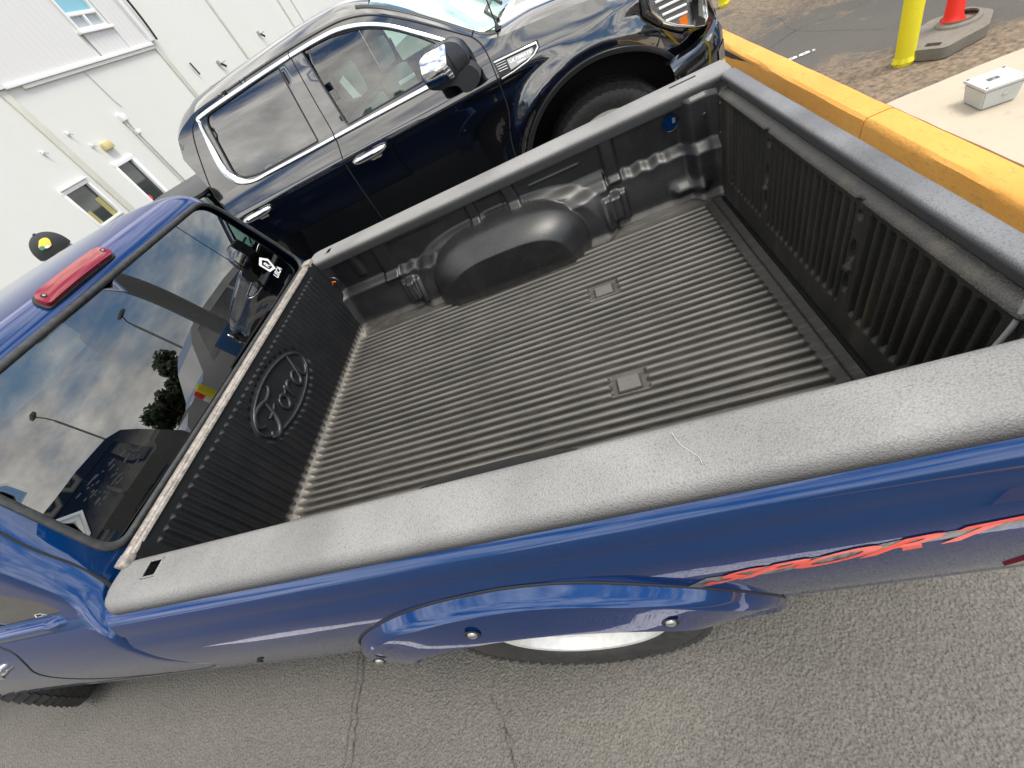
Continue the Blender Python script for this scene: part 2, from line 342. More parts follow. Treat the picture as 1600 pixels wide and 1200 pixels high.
def ground():
    # road sheet up to the kerb, raised lot beyond
    bm=bmesh.new()
    vs=[bm.verts.new(p) for p in((-150,-150,0),(150,-150,0),(150,150,0),(-150,150,0))]; bm.faces.new(vs)
    struct(finish(bm,'asphalt','asphalt'))
    kx=lambda y: 2.80+.012*(y-2.0)            # kerb front face
    bm=bmesh.new()
    vs=[bm.verts.new(p) for p in((kx(-30)+.19,-30,.10),(60,-30,.10),(60,60,.10),(kx(60)+.19,60,.10))]; bm.faces.new(vs)
    struct(finish(bm,'raised_lot','lot'))
    # kerb, segments with joints
    js=[-6,-3.1,-.7,2.30,5.0,8.05,11.1,14.2]
    for i,(a,b) in enumerate(zip(js,js[1:])):
        prof=[(.030,0),(.046,.112),(.053,.136),(.070,.149),(.175,.153),(.192,.148),(.20,.135),(.20,0)]
        ys=lin(a+.005,b-.005,24); verts=[];k=len(prof)
        for y in ys:
            for q,(px,pz) in enumerate(prof):
                j=noise.noise(Vector((px*20+q,y*2.3,pz*20)))*.0035+noise.noise(Vector((q*3.1,y*11,1)))*.0018
                verts.append((kx(y)+px+(j if q<4 else j*.5),y,max(0,pz+j*.7 if pz>0 else 0)))
        faces=[]
        for r_ in range(len(ys)-1):
            for j in range(k-1): A=r_*k+j; B=A+k; faces.append((A,A+1,B+1,B))
        faces+= [tuple(range(k))[::-1], tuple((len(ys)-1)*k+q for q in range(k))]
        o=raw(verts,faces,'kerb','kerb',None,True,35); struct(o)
    bm=bmesh.new(); add_box(bm,(2.87,-6,0),(2.985,14,.118)); struct(finish(bm,'kerb_core','kerbgap',smooth=False))
    # concrete slab behind the kerb
    sl=[(3.0,1.43),(3.0,2.375),(3.12,2.385),(3.5,2.38),(4.2,2.36),(5.5,2.35),(5.5,1.4),(3.9,1.36),(3.5,1.40),(3.2,1.41)]
    vo,fs=tri2d(sl,[],.05)
    S=lambda u,v,o:(u+noise.noise(Vector((u*5,v*5,3)))*.006,v+noise.noise(Vector((u*6,v*6,9)))*.006,.146+noise.noise(Vector((u*3,v*3,0)))*.003+o)
    struct(patch(sl,S,'concrete_slab','conc',s=.05,thick=.08))
    # cracks
    def crack(pts,wd,z=.004,amp=.012,name='pavement_crack'):
        P=catmull(pts,14); V=[];F=[]
        for i,p in enumerate(P):
            a=P[max(0,i-1)];b=P[min(len(P)-1,i+1)]; d=Vector((b[0]-a[0],b[1]-a[1])).normalized(); n_=Vector((-d.y,d.x))
            j=noise.noise(Vector((i*.35,wd*99,p[0])))*amp; ww=wd*(.5+.9*abs(noise.noise(Vector((i*.5,7,p[1])))))
            V+=[(p[0]+n_.x*(j-ww),p[1]+n_.y*(j-ww),z),(p[0]+n_.x*(j+ww),p[1]+n_.y*(j+ww),z)]
        F=[(2*i,2*i+1,2*i+3,2*i+2) for i in range(len(P)-1)]
        struct(raw(V,F,name,'crack',None,False))
    crack([(-.06,.3),(-.05,-.07),(-.035,-.2),(-.02,-.35),(.0,-.6)],.004)
    crack([(-.085,.3),(-.075,-.07),(-.06,-.2),(-.05,-.35),(-.03,-.6)],.002)
    crack([(.50,.2),(.545,-.1),(.53,-.2),(.57,-.26),(.60,-.36),(.66,-.6)],.0022,amp=.02)
    crack([(.555,-.27),(.60,-.31),(.60,-.36)],.002,amp=.01)
    crack([(3.05,4.15),(3.4,4.3),(3.8,4.2),(5,4.4)],.003,.104)
    crack([(3.3,5.9),(3.42,4.9),(3.35,4.3),(3.6,3.5)],.002,.104)
    # white painted parking line on the road beside the truck
    V=[];n_=160
    for i in range(n_+1):
        x=-1.15+4.1*i/n_
        ww=.065+.085*sm(.15,.9,x)+.08*math.exp(-((x+.60)/.35)**2); ww*=min(1,.1+(x+1.15)*3)
        n1_=noise.noise(Vector((x*9,1,1)))*.014+noise.noise(Vector((x*40,2,1)))*.006; n2_=noise.noise(Vector((x*8,5,1)))*.012+noise.noise(Vector((x*37,7,1)))*.006
        V+=[(x,-.60-ww/2+n1_,.004),(x,-.60+ww/2+n2_,.004)]
    struct(raw(V,[(2*i,2*i+2,2*i+3,2*i+1) for i in range(n_)],'parking_line','line',None,False))
ground()

# painted marks on the lot
Sg=lambda u,v,o:(u,v,.104+o)
dg_=text_on('88:',Sg,(3.03,3.70),(.98,-.12),(.25,.95),'painted_digits','white',None,.20,.05,off=.003,bold=.01)
tag(dg_,'small worn white painted digits on the asphalt behind the yellow kerb','pavement marking')

# bollards
def bollard(x,y,label,h=1.05):
    t=empty('bollard',label,'bollard',(x,y,.1),'yellow steel bollards behind the kerb')
    prof=[(.050,-.02),(.050,.02)]+[(.0495,z) for z in lin(.1,h,6)]+[(.044,h+.022),(.026,h+.036),(0,h+.040)]
    lathe(prof,'post','bollard',t,loc=(x,y,.1),n=48)
    # ragged paint skirt at the foot
    V=[];F=[];n_=60
    for k in range(n_):
        a=2*math.pi*k/n_; h_=.003+.022*abs(noise.noise(Vector((k*.7,x,3))))
        V+=[(x+.0508*math.cos(a),y+.0508*math.sin(a),.1+.045),(x+(.0508+h_*.9)*math.cos(a),y+(.0508+h_*.9)*math.sin(a),.118)]
    F=[(2*k,2*((k+1)%n_),2*((k+1)%n_)+1,2*k+1) for k in range(n_)]
    raw(V,F,'paint_skirt','bollard',t,True)
bollard(3.36,2.87,'nearer yellow steel bollard standing beside the red delineator post')
bollard(3.37,6.13,'farther yellow bollard beyond the nose of the black pickup')
# delineator
def delineator():
    t=empty('delineator','red plastic delineator post on a flat grey rubber base','delineator post',(3.65,2.95,.1))
    pts=[(3.37,2.86),(3.47,2.705),(3.715,2.765),(3.84,2.93),(3.835,3.11),(3.66,3.165),(3.45,3.06)]
    S=lambda u,v,o:(u,v,.165+o)
    hole=rounded([(3.43,2.83),(3.475,2.765),(3.505,2.79),(3.465,2.86)],.01)
    patch(rounded(pts,.03),S,'rubber_base','recycled',t,holes=[hole],s=.06,thick=.06)
    lathe([(.11,0),(.105,.012),(.085,.02),(.085,.03)],'base_collar','recycled',t,loc=(3.69,2.975,.165),n=30)
    lathe([(.058,.0),(.062,.010),(.050,.030),(.045,.05),(.042,.5),(.040,.95),(.032,1.0),(0,1.01)],'post','redplastic',t,loc=(3.66,2.98,.168),n=36)
    for z in(.62,.80): lathe([(.0432,0),(.0435,.005),(.0435,.09),(.0432,.095)],'reflective_band','white',t,loc=(3.66,2.98,.168+z),n=36)
delineator()
# junction box
def jbox():
    t=empty('junction_box','grey plastic junction box sitting on the concrete slab behind the kerb','junction box',(3.38,2.10,.15))
    c=Vector((3.240,2.010,.147)); rot=Matrix.Rotation(R(-5),4,'Z')
    T=Matrix.Translation(c)@rot
    bm=bmesh.new()
    vs=add_box(bm,(-.074,-.078,0),(.074,.078,.088))
    for v in bm.verts:
        if v.co.z<.01: v.co.x*=.90; v.co.y*=.86
    bmesh.ops.bevel(bm,geom=list(bm.edges),offset=.006,segments=2,affect='EDGES')
    for v in bm.verts: v.co=T@v.co
    finish(bm,'box_body','pvc',t,autos=35)
    bm=bmesh.new(); add_box(bm,(-.079,-.083,.0885),(.079,.083,.102),.004,T); lid=finish(bm,'lid','pvc',t,autos=35)
    bm=bmesh.new(); add_box(bm,(-.03,-.012,.1025),(.012,.014,.1035),0,T); finish(bm,'label_plate','decalgrey',lid)
    for sx in(-.067,.067):
        for sy in(-.071,.071): lathe([(0,.004),(.005,.0035),(.006,0)],'screw','steel',lid,M4=T@Matrix.Translation((sx,sy,.102)),n=12)
    bm=bmesh.new(); add_tube(bm,[T@Vector((.01,-.072,.05)),T@Vector((.01,-.076,.05))],.012,12); finish(bm,'knockout','pvc',t)
jbox()

# ================================================================== BUILDING (wall faces +X at X=-8)
def building():
    t=empty('building','white rendered building with vertical siding on its upper storey, behind the trucks','building',(-8,12,0))
    X=-8.0
    def S(y,z,o): return (X+o,y,z)
    def rect(a,b,c,d): return [(a,b),(c,b),(c,d),(a,d)]
    holes=[rect(7.99,1.25,8.66,1.975),rect(9.50,-.2+.35,10.16,1.985),rect(11.80,4.15,12.82,6.2)]
    o=patch(rect(2.0,0,60,9.5),S,'wall','wall',t,holes=holes,s=1.2,thick=.25); 
    for p in o.data.polygons: p.use_smooth=False
    # upper siding sheet, 2D profile across Y
    ys=[];y=8.95;prof=[]
    while y<13.62:
        for dy,dx in((0,.030),(.012,.030),(.016,.034),(.156,.034),(.160,.030)): prof.append((y+dy,dx))
        y+=.17
    V=[];zs=[3.66,4.13,6.2,9.4]
    segs=[(8.95,11.76,3.66,9.4),(11.76,12.86,3.66,4.10),(11.76,12.86,6.25,9.4),(12.86,13.68,3.66,9.4)]
    V=[];F=[]
    for (a,b,z0,z1) in segs:
        pr=[p for p in prof if a<=p[0]<=b]
        for i,(yy,dx) in enumerate(pr):
            V+=[(X+dx,yy,z0),(X+dx,yy,z1)]
            if i: k=len(V)-4; F.append((k,k+2,k+3,k+1))
    raw(V,F,'siding','siding',t,False)
    # flashing strips under the siding
    box((X,8.98,3.585),(X+.075,13.72,3.655),'flashing','frame',t)
    box((X,9.35,3.52),(X+.05,13.70,3.58),'flashing','wall',t)
    # pilaster joints
    for y0,wd,mm in((8.90,.16,'walldark'),(13.80,.17,'walldark'),(17.75,.10,'walldark'),(22.9,.10,'walldark'),(24.2,.06,'walldark')):
        box((X,y0-wd/2,0),(X+.045,y0+wd/2,9.3 if y0>9 else 3.6),'wall_joint',mm,t,bev=.02)
    box((X,8.80,3.6),(X+.09,8.98,9.3),'corner_trim','frame',t)
    box((X,13.70,3.66),(X+.10,13.86,9.3),'corner_trim','frame',t)
    # upper window
    w_=box((X-.04,11.80,6.1),(X+.05,12.82,6.2),'upper_window_frame','frame',t)
    for a,b,c,d in((11.80,4.14,11.87,6.1),(12.75,4.14,12.82,6.1),(11.87,4.40,12.75,4.47),(11.87,4.14,12.75,4.19),(12.29,4.19,12.34,4.40)):
        box((X-.04,a,b),(X+.052,c,d),'frame_bar','frame',w_)
    box((X-.02,11.87,4.47),(X-.01,12.75,6.1),'pane','blueglass',w_,bev=0)
    box((X-.02,11.87,4.19),(X-.01,12.75,4.40),'pane','greyglass',w_,bev=0)
    box((X+.0,11.74,4.08),(X+.10,12.90,4.135),'sill','frame',w_)
    # ground window
    g=box((X-.06,7.96,1.93),(X+.03,8.69,2.0),'lower_window_frame','frame',t)
    for a,b,c,d in((7.96,1.23,8.02,1.93),(8.63,1.23,8.69,1.93),(8.02,1.23,8.63,1.28)): box((X-.06,a,b),(X+.03,c,d),'frame_bar','frame',g)
    box((X-.05,8.02,1.28),(X-.04,8.63,1.93),'pane','bldglass',g,bev=0)
    box((X-.039,8.48,1.28),(X-.034,8.61,1.66),'yellow_strip','yellowglass',g,bev=0)
    box((X-.039,8.05,1.28),(X-.034,8.17,1.55),'yellow_strip','yellowglass',g,bev=0)
    box((X-.02,7.98,2.003),(X+.07,8.70,2.03),'head_flashing','frame',g)
    # door with glass
    d_=box((X-.06,9.49,1.90),(X+.04,10.17,2.0),'door_frame','frame',t)
    box((X-.06,9.49,.15),(X+.04,9.555,1.90),'frame_bar','frame',d_); box((X-.06,10.06,.15),(X+.04,10.17,1.90),'frame_bar','frame',d_)
    box((X-.06,9.49,.05),(X+.04,10.17,.15),'frame_bar','frame',d_)
    box((X-.05,9.555,.6),(X-.03,10.06,1.90),'pane','bldglass',d_,bev=0); box((X-.045,9.555,.15),(X-.01,10.06,.6),'kick_panel','frame',d_)
    lathe([(0,.004),(.06,.003),(.062,0)],'red_notice','signred',d_,M4=Matrix.Translation((X-.029,9.63,1.17))@Matrix.Rotation(R(90),4,'Y'),n=20)
    # conduit pair + box
    c=tube([(X+.05,10.86,2.62),(X+.05,10.86,2.25),(X+.05,10.92,.0)],.028,'conduit','wall',t)
    tube([(X+.05,10.77,2.55),(X+.05,10.77,2.2),(X+.05,10.80,.0)],.018,'conduit','walldark',t)
    box((X,10.79,2.22),(X+.09,10.93,2.30),'conduit_bracket','frame',t); box((X,10.74,2.52),(X+.09,10.90,2.66),'conduit_box','frame',t)
    # lamp, camera, brackets
    lm=box((X,9.66,2.21),(X+.11,9.93,2.37),'wall_lamp','lampcover',t,bev=.05)
    for (yy,zz,s_) in((9.27,2.72,.07),(9.50,2.40,.07),(8.45,2.62,.05)):
        b=box((X,yy-.03,zz-.03),(X+.04,yy+.03,zz+.03),'wall_bracket','frame',t); tube([(X+.03,yy,zz),(X+.08,yy+.03,zz-.05)],.011,'stub','galv',b)
    for (yy,zz) in((19.6,3.05),(15.95,2.75)):
        b=box((X,yy-.10,zz-.02),(X+.07,yy+.0,zz+.10),'wall_camera','galv',t,bev=.02); tube([(X+.06,yy,zz),(X+.14,yy+.05,zz-.12)],.035,'camera_arm','dark',b)
        tube([(X+.06,yy,zz),(X+.12,yy+.22,zz+.02)],.012,'camera_arm','galv',b)
    # cable drooping down the corner
    tube(catmull([(X+.12,13.0,9.3),(X+.12,13.6,6.5),(X+.12,13.96,4.9),(X+.12,14.0,4.2),(X+.12,13.92,3.66)],6),.028,'cable','dark',t)
    tube([(X+.06,14.55,3.02),(X+.06,14.6,2.72)],.022,'cable','dark',t)
    tube([(X+.02,11.0,3.5),(X+.02,11.05,2.9),(X+.02,11.1,2.76)],.008,'cable','greyglass',t)
building()

# ================================================================== WHEELS
def wheel(parent,x,y,z,r,wd,rr,side=-1,steer=0,spokes=5,rimmat='rim'):
    "side -1: outer face towards -Y"
    T=Matrix.Translation((x,y,z))@Matrix.Rotation(steer,4,'Z')
    if side>0: T=T@Matrix.Rotation(math.pi,4,'Z')
    h=wd/2
    g=[(rr*.97,-h*.62),(rr*1.0,-h*.80),(rr*1.06,-h*.93),((rr+r)/2,-h*1.0),(r*.93,-h*.93),(r*.972,-h*.80),(r*.985,-h*.70)]
    prof=g+[(r*.99,-h*.35),(r*.99,h*.35)]+[(a,-b) for a,b in g[::-1]]
    Ty=T
    wh=bpy.data.objects.new('wheel',None); COL.objects.link(wh); wh.parent=parent; wh.matrix_parent_inverse=parent.matrix_world.inverted(); wh.location=(x,y,z); bpy.context.view_layer.update()
    def L(prof,name,m): return lathe(prof,name,m,wh,axis='Y',M4=Ty,n=64)
    ty=L(prof,'tyre','rubber')
    bm=bmesh.new()
    nb=58
    for k in range(nb):
        a=2*math.pi*k/nb
        for q,(y0,y1) in enumerate(((-.98,-.62),(-.56,-.22),(-.17,.17),(.22,.56),(.62,.98))):
            a2=a+(.5*math.pi/nb if q%2 else 0)+.02*q
            Mb=T@Matrix.Rotation(-a2,4,'Y')@Matrix.Translation((0,(y0+y1)/2*h,r*.988))@Matrix.Rotation(R(14 if q%2 else -12),4,'Z')
            if q in(0,4): Mb=Mb@Matrix.Translation((0,0,-.008))@Matrix.Rotation(R(22 if q==0 else -22),4,'X')
            add_box(bm,(-math.pi*r/nb*.80,-(y1-y0)/2*h,-.010),(math.pi*r/nb*.80,(y1-y0)/2*h,.0045),0,Mb)
    finish(bm,'tread','rubber',wh,smooth=False)
    # rim barrel + lip
    L([(rr*.985,-h*.66),(rr*1.03,-h*.78),(rr*1.02,-h*.84),(rr*.97,-h*.82),(rr*.93,-h*.60),(rr*.90,-h*.2),(rr*.86,h*.5)],'rim',rimmat)
    # spoke disc with windows
    ho=[]
    for k in range(spokes):
        a0=2*math.pi*k/spokes; aa=math.pi/spokes*.52
        ho.append(rounded([(rr*.42*math.cos(a0-aa*.55),rr*.42*math.sin(a0-aa*.55)),(rr*.80*math.cos(a0-aa),rr*.80*math.sin(a0-aa)),(rr*.83*math.cos(a0),rr*.83*math.sin(a0)),(rr*.80*math.cos(a0+aa),rr*.80*math.sin(a0+aa)),(rr*.42*math.cos(a0+aa*.55),rr*.42*math.sin(a0+aa*.55))],rr*.06,3))
    S=lambda u,v,o: tuple(Ty@Vector((u,-h*(.45+.18*math.exp(-(math.hypot(u,v)/(rr*.35))**2)+.12*sm(rr*.6,rr*.92,math.hypot(u,v)))-o,v)))
    cir=[(rr*.93*math.cos(2*math.pi*k/48),rr*.93*math.sin(2*math.pi*k/48)) for k in range(48)]
    patch(cir,S,'spokes',rimmat,wh,holes=ho,s=rr*.09,thick=.018)
    L([(rr*.92,-h*.05),(0,-h*.05)],'brake_disc','dark')
    L([(0,-h*.80),(rr*.14,-h*.78),(rr*.17,-h*.66),(rr*.19,-h*.5)],'hub_cap',rimmat)
    return wh

# ================================================================== BLUE PICKUP
YC=.7025
YPROF=smooth_tab([(.44,-.10),(.475,-.128),(.50,-.138),(.572,-.151),(.633,-.161),(.727,-.171),(.80,-.1735),(.85,-.1695),(.879,-.163),(.92,-.151),(.945,-.141),(.962,-.130),(.977,-.112),(.985,-.09)],6)
def yside(z):
    y=interp(YPROF,z)
    y+=.0062*math.exp(-((z-.905)/.011)**2)-.0024*math.exp(-((z-.876)/.010)**2)
    y+=.004*math.exp(-((z-.535)/.010)**2)
    return y
def S_near(x,z,o): return (x,yside(z)-o,z)
def S_far(x,z,o): return (x,2*YC-yside(z)+o,z)
WX,WZ=.96,.37
def blue_pickup():
    t=empty('blue_pickup','blue pickup truck with an open plastic lined bed, in the foreground','pickup truck',(0,YC,0))
    # ---------- bed side panels
    def side_outline(z0=.475,top=.982):
        o=[(-.036,top),(1.915,top),(1.93,.9),(1.93,z0)]
        arc=[(WX+.415*math.cos(a),WZ+.415*math.sin(a)) for a in lin(math.asin((z0-WZ)/.415),math.pi-math.asin((z0-WZ)/.415),26)]
        return o+arc+[(-.036,z0)]
    bs=patch(side_outline(),S_near,'bed_side','blue',t,s=.016,thick=.0)
    fs_=patch(side_outline(),S_far,'bed_side','blue',t,s=.04,flip=True)
    # ---------- wheel flares with bolts
    def flare(sgn):
        S=S_near if sgn<0 else S_far
        prof=[(.503,.000),(.500,.006),(.495,.018),(.490,.027),(.484,.0320),(.479,.0330),(.46,.036),(.43,.042),(.405,.048),(.393,.050),(.387,.046),(.384,.036),(.385,.0),(.39,-.06)]
        th=lin(R(-2),R(176),80); rws=[]
        def P(a,r_,p):
            e=1-sm(R(162),R(176),a)*.75-(1-sm(R(-2),R(48),a))*.62
            r2=r_ if r_<.42 else r_
            st=1.0+.10*sm(R(92),R(150),a)
            x=WX+r2*st*math.cos(a); z=WZ+r2*(st if r_>.40 else 1+(st-1)*.5)*math.sin(a)
            yb=yside(max(z,.46))
            y=yb-p*e if p>0 else yb+.0-p
            return (x,y if sgn<0 else 2*YC-y,z)
        o=grid(th,list(range(len(prof))),lambda a,k:P(a,*prof[int(k)]),'fender_flare','blue',t,flip=(sgn>0),autos=24)
        for deg,rb in((101,.440),(52,.436),(144,.455)):
            a=R(deg); c=Vector(P(a,rb,.0425 if deg>50 else .040)); 
            nrm=Vector((0,sgn,.12)).normalized(); Mx=Matrix.Translation(c)@nrm.to_track_quat('Z','Y').to_matrix().to_4x4()
            lathe([(.0165,.0002),(.0150,.0016),(.0120,.0010),(.0105,-.003)],'bolt_recess','dark',o,M4=Mx,n=20)
            lathe([(.0105,.0),(.0095,.0030),(.0070,.0048),(.003,.0056),(0,.0057)],'bolt','steel',o,M4=Mx,n=18)
        return o
    flare(-1); flare(1)
    gp=[]
    for a in lin(R(14),R(166),60):
        st_=1.0+.10*sm(R(92),R(150),a); gp.append((WX+.505*st_*math.cos(a),WZ+.505*st_*math.sin(a)))
    ribbon(gp,S_near,.006,'flare_gasket','dark',bs,off=(.0,.0022))
    # ---------- wheels
    wheel(t,WX,-.022,WZ,.350,.235,.228,-1)
    wheel(t,WX,2*YC+.005,WZ,.37,.235,.212,1)
    wheel(t,-1.87,.045,WZ,.37,.235,.212,-1,steer=R(-12))
    wheel(t,-1.87,2*YC,WZ,.37,.235,.212,1,steer=R(-12))
    for x0 in (WX,-1.87):
        for yy in((.15,.26),(2*YC-.26,2*YC-.15)): box((x0-.46,yy[0],.45),(x0+.46,yy[1],.58 if x0>0 else .8),'wheel_well_shield','dark',t)
    box((-3.0,.25,.30),(1.7,.33,.42),'frame_rail','dark',t); box((-3.0,1.07,.30),(1.7,1.15,.42),'frame_rail','dark',t)
    box((-.03,.16,.50),(1.80,1.25,.56),'bed_underside','dark',t)
    # ---------- floor liner
    P_=.0325; y_lo,y_hi=.150,1.262
    def ribs(y): 
        c=((y-y_lo)/P_)%1.0
        d=abs(c-.5)*2     # 0 centre of rib, 1 groove
        return 1-sm(.24,.70,d)
    pads=((1.263,.4585),(1.262,.946))
    def Ff(x,y):
        z=.604
        m=sm(.018,.040,x)*(1-sm(1.716,1.733,x+.004*math.cos(((y-y_lo)/P_)%1*6.283)))
        m*=sm(y_lo-.012,y_lo,y)*(1-sm(y_hi,y_hi+.006,y))
        rb=ribs(y)
        for px_,py_ in pads:
            dx=abs(x-px_); dy=abs(y-py_)
            if dy<P_*1.15:
                k=1-sm(.050,.062,dx); rb*= (1-k)
                if dx<.040 and dy<P_*.95: rb=max(rb,.82*(1-sm(.032,.037,dx))*(1-sm(P_*.8,P_*.93,dy)))
        z+=.0190*rb*m
        # front fillet rising into the bulkhead, stepped rib ends
        z+=.022*(1-sm(.0,.045,x))**2
        z+=.0015*noise.noise(Vector((x*4,y*5,0)))
        z+=.004*(1-sm(.018,.09,x))*ribs(y+P_*.25)
        z-=.010*sm(1.764,1.772,x)
        z+=.012*(1-sm(.06,.13,y))+.012*sm(1.28,1.34,y)
        return (x,y,z)
    xs=sorted(set(lin(.0,.10,16)+lin(.10,1.19,40)+lin(1.19,1.34,44)+lin(1.34,1.70,14)+lin(1.70,1.80,30)))
    n_=int((1.36-.04)/(P_/13))
    grid(xs,lin(.04,1.36,n_),Ff,'bed_floor_liner','floorm',t)
    box((1.814,.03,.555),(1.834,1.375,.570),'tailgate_gap_sill','dark',t,bev=.002)
    # dusty residue at the front floor edge and a patch of it near the tailgate
    # ---------- front wall liner
    EY,EZ,EA,EB=.697,.851,.208,.083
    def xb(z): return -.004+.030*(1.0-z)/.38
    def Fb(y,z):
        x=xb(z)
        c=((y-.016)/P_)%1.0; d=abs(c-.5)*2; rb=1-sm(.25,.62,d)
        m=sm(.628,.640,z)*(1-sm(.9685,.9725,z))*sm(.05,.07,y)*(1-sm(1.335,1.35,y))
        q=((y-EY)/(EA+.020))**2+((z-EZ)/(EB+.020))**2
        m*=sm(.93,1.10,q)
        x+=.0100*rb*m
        q2=math.sqrt(((y-EY)/EA)**2+((z-EZ)/EB)**2)
        x+=.006*math.exp(-((q2-1)/.045)**2)
        x+=.03*max(0,1-(z-.60)/.045)**2 if z<.645 else 0
        x+=.02*sm(1.33,1.41,y)+.02*(1-sm(.0,.07,y))
        return (x,y,z)
    zs=sorted(set(lin(.60,.66,14)+lin(.66,.95,56)+lin(.95,1.006,26)))
    bw=grid(lin(.0,1.405,int(1.405/(P_/11))),zs,Fb,'front_wall_liner','bulk',t)
    # embossed script
    sc=.138; strokes=[
        ([(.10,.50),(-.02,.62),(.0,.84),(.22,1.0),(.52,.99),(.80,.90),(1.10,.98),(1.18,1.10)],.050),
        ([(.70,.93),(.62,.60),(.50,.28),(.30,.03),(.08,-.02),(-.04,.12),(.08,.22)],.055),
        ([(.36,.50),(.60,.50),(.86,.60)],.036),
        ([(1.18,.52),(1.02,.46),(.94,.26),(1.0,.08),(1.15,.08),(1.28,.26),(1.26,.46),(1.16,.52),(1.30,.42),(1.44,.46)],.042),
        ([(1.44,.46),(1.54,.54),(1.50,.28),(1.46,.06)],.042),([(1.50,.28),(1.60,.46),(1.74,.54),(1.82,.46)],.042),
        ([(2.24,.46),(2.10,.54),(1.94,.40),(1.90,.16),(2.00,.05),(2.16,.16),(2.28,.42),(2.42,.78),(2.50,1.06)],.042),
        ([(2.50,1.06),(2.38,.55),(2.34,.20),(2.40,.05),(2.56,.10),(2.68,.22)],.042)]
    bm=bmesh.new()
    for pts,wd in strokes:
        P2=catmull([(EY-.182+a*.136,EZ-.056+b*.108) for a,b in pts],7)
        add_tube(bm,[(xb(z)+.0022,y,z) for y,z in P2],lambda t_,w_=wd:w_*.20*(.62+.38*math.sin(math.pi*min(1,max(0,t_)))),8)
    em=finish(bm,'embossed_script','liner',bw); 
    ov=[(EY+EA*math.cos(a),EZ+EB*math.sin(a)) for a in lin(0,2*math.pi,60)[:-1]]
    bm=bmesh.new(); add_tube(bm,[(xb(z)+.0045,y,z) for y,z in ov],.0056,8,closed=True); finish(bm,'oval_ring','liner',bw)
    # weathered strip on top of the front wall
    Sx=lambda y,x,o:(x,y,1.009+o+.0015*noise.noise(Vector((y*6,x,0))))
    ribbon([(y,-.021) for y in lin(-.005,1.41,40)],lambda y,x,o:(x,y,1.004+o),.024,'top_strip','trim',t,off=(0,.012))
    ribbon([(y,-.0035) for y in lin(-.005,1.40,40)],lambda y,x,o:(x,y,1.002+o),.010,'top_strip','trim',t,off=(0,.009))
    box((-.030,-.02,.60),(-.012,1.42,1.003),'bed_front_panel','blue',t)
    box((-.034,1.375,.998),(.012,1.425,1.022),'corner_clip','trim',t,bev=.006)
    box((-.034,-.022,.998),(.006,.012,1.018),'corner_clip','trim',t,bev=.006)
    # ---------- side wall liners
    def Fs(x,z,near=0):
        wob=0
        if .36<x<.62: wob=.004*math.sin((x-.36)*2*math.pi/.065)*sm(.36,.40,x)*(1-sm(.58,.62,x))
        if 1.45<x<1.66: wob=.0045*math.sin((x-1.45)*2*math.pi/.07)*sm(1.45,1.49,x)*(1-sm(1.62,1.66,x))
        zl=.806+wob
        y=1.432-.042*(1-sm(zl-.026,zl+.012,z))
        y-=.030*(1-sm(.62,.80,z))
        y-=.022*(1-sm(.605,.64,z))
        # raised bands between the recessed panels
        def band(a,b,d,z0=.79,soft=.010,slant=0.):
            xx=x+slant*(z-.88)
            return d*sm(a-soft,a,xx)*(1-sm(b,b+soft,xx))*sm(z0-.02,z0,z)
        y-=band(.165,.195,.010,.85); y-=band(.300,.365,.020,slant=-.10); y-=band(.805,.838,.018,.85); y-=band(.985,1.030,.022,.84,slant=.12)
        y-=band(1.405,1.45,.024,.80); y-=.006*(sm(.37,.39,x)*(1-sm(.66,.68,x)))*sm(.925,.935,z)
        # panel embosses
        y-=.004*math.exp(-((z-.905)/.004)**2)*sm(1.08,1.10,x)*(1-sm(1.30,1.32,x))
        y+=.008*sm(.84,.85,z)*(1-sm(.93,.94,z))*sm(.85,.87,x)*(1-sm(.95,.97,x))
        # sloped step behind housing
        y-=.022*sm(1.03,1.07,x)*(1-sm(1.385,1.40,x))*(1-sm(.815,.850,z))
        # rear corner post
        y-=.052*sm(1.700,1.745,x)*(1-.35*(1-sm(.60,.74,z)))*(1-.75*sm(.955,.992,z))
        y-=.02*sm(1.80,1.84,x)
        y-=.03*(1-sm(.0,.06,x))
        # foot of the rear post
        y-=.030*math.exp(-((z-.665)/.022)**2)*sm(1.62,1.66,x)*(1-sm(1.74,1.78,x))
        # tie-down blocks
        for bx in(.400,1.408):
            k=sm(bx-.052,bx-.046,x)*(1-sm(bx+.046,bx+.052,x))*sm(.635,.645,z)*(1-sm(.745,.760,z))
            y-=.022*k
            y-=.026*sm(bx-.020,bx-.014,x)*(1-sm(bx+.020,bx+.026,x))*sm(.66,.668,z)*(1-sm(.752,.766,z))
        # wheel housing : broad shoulder, then the box
        u=abs(x-.90)
        rr=(u/.50)**3+(max(0,z-.60)/.285)**3
        y=min(y,y-0) - .040*sm(0,.35,1-rr)
        rr=(u/.392)**3.0+(max(0,z-.60)/.262)**3.0
        if rr<1:
            tgt=1.385-(.150 if near else .185)*min(1,(1-rr)/.62)**.55*sm(0,.10,1-rr)
            y=min(y,tgt)
        y+=.0012*noise.noise(Vector((x*7,z*7,2)))
        return y
    xs=sorted(set(lin(0,.32,40)+lin(.32,1.50,230)+lin(1.50,1.86,56)))
    zs=lin(.60,.972,110)
    fl=grid(xs,zs,lambda x,z:(x,Fs(x,z),z),'side_wall_liner','liner',t,flip=True)
    nl=grid(xs[::2]+[xs[-1]] if len(xs)%2==0 else xs[::2],zs[::2],lambda x,z:(x,2*YC-Fs(x,z,1),z),'side_wall_liner','liner',t)
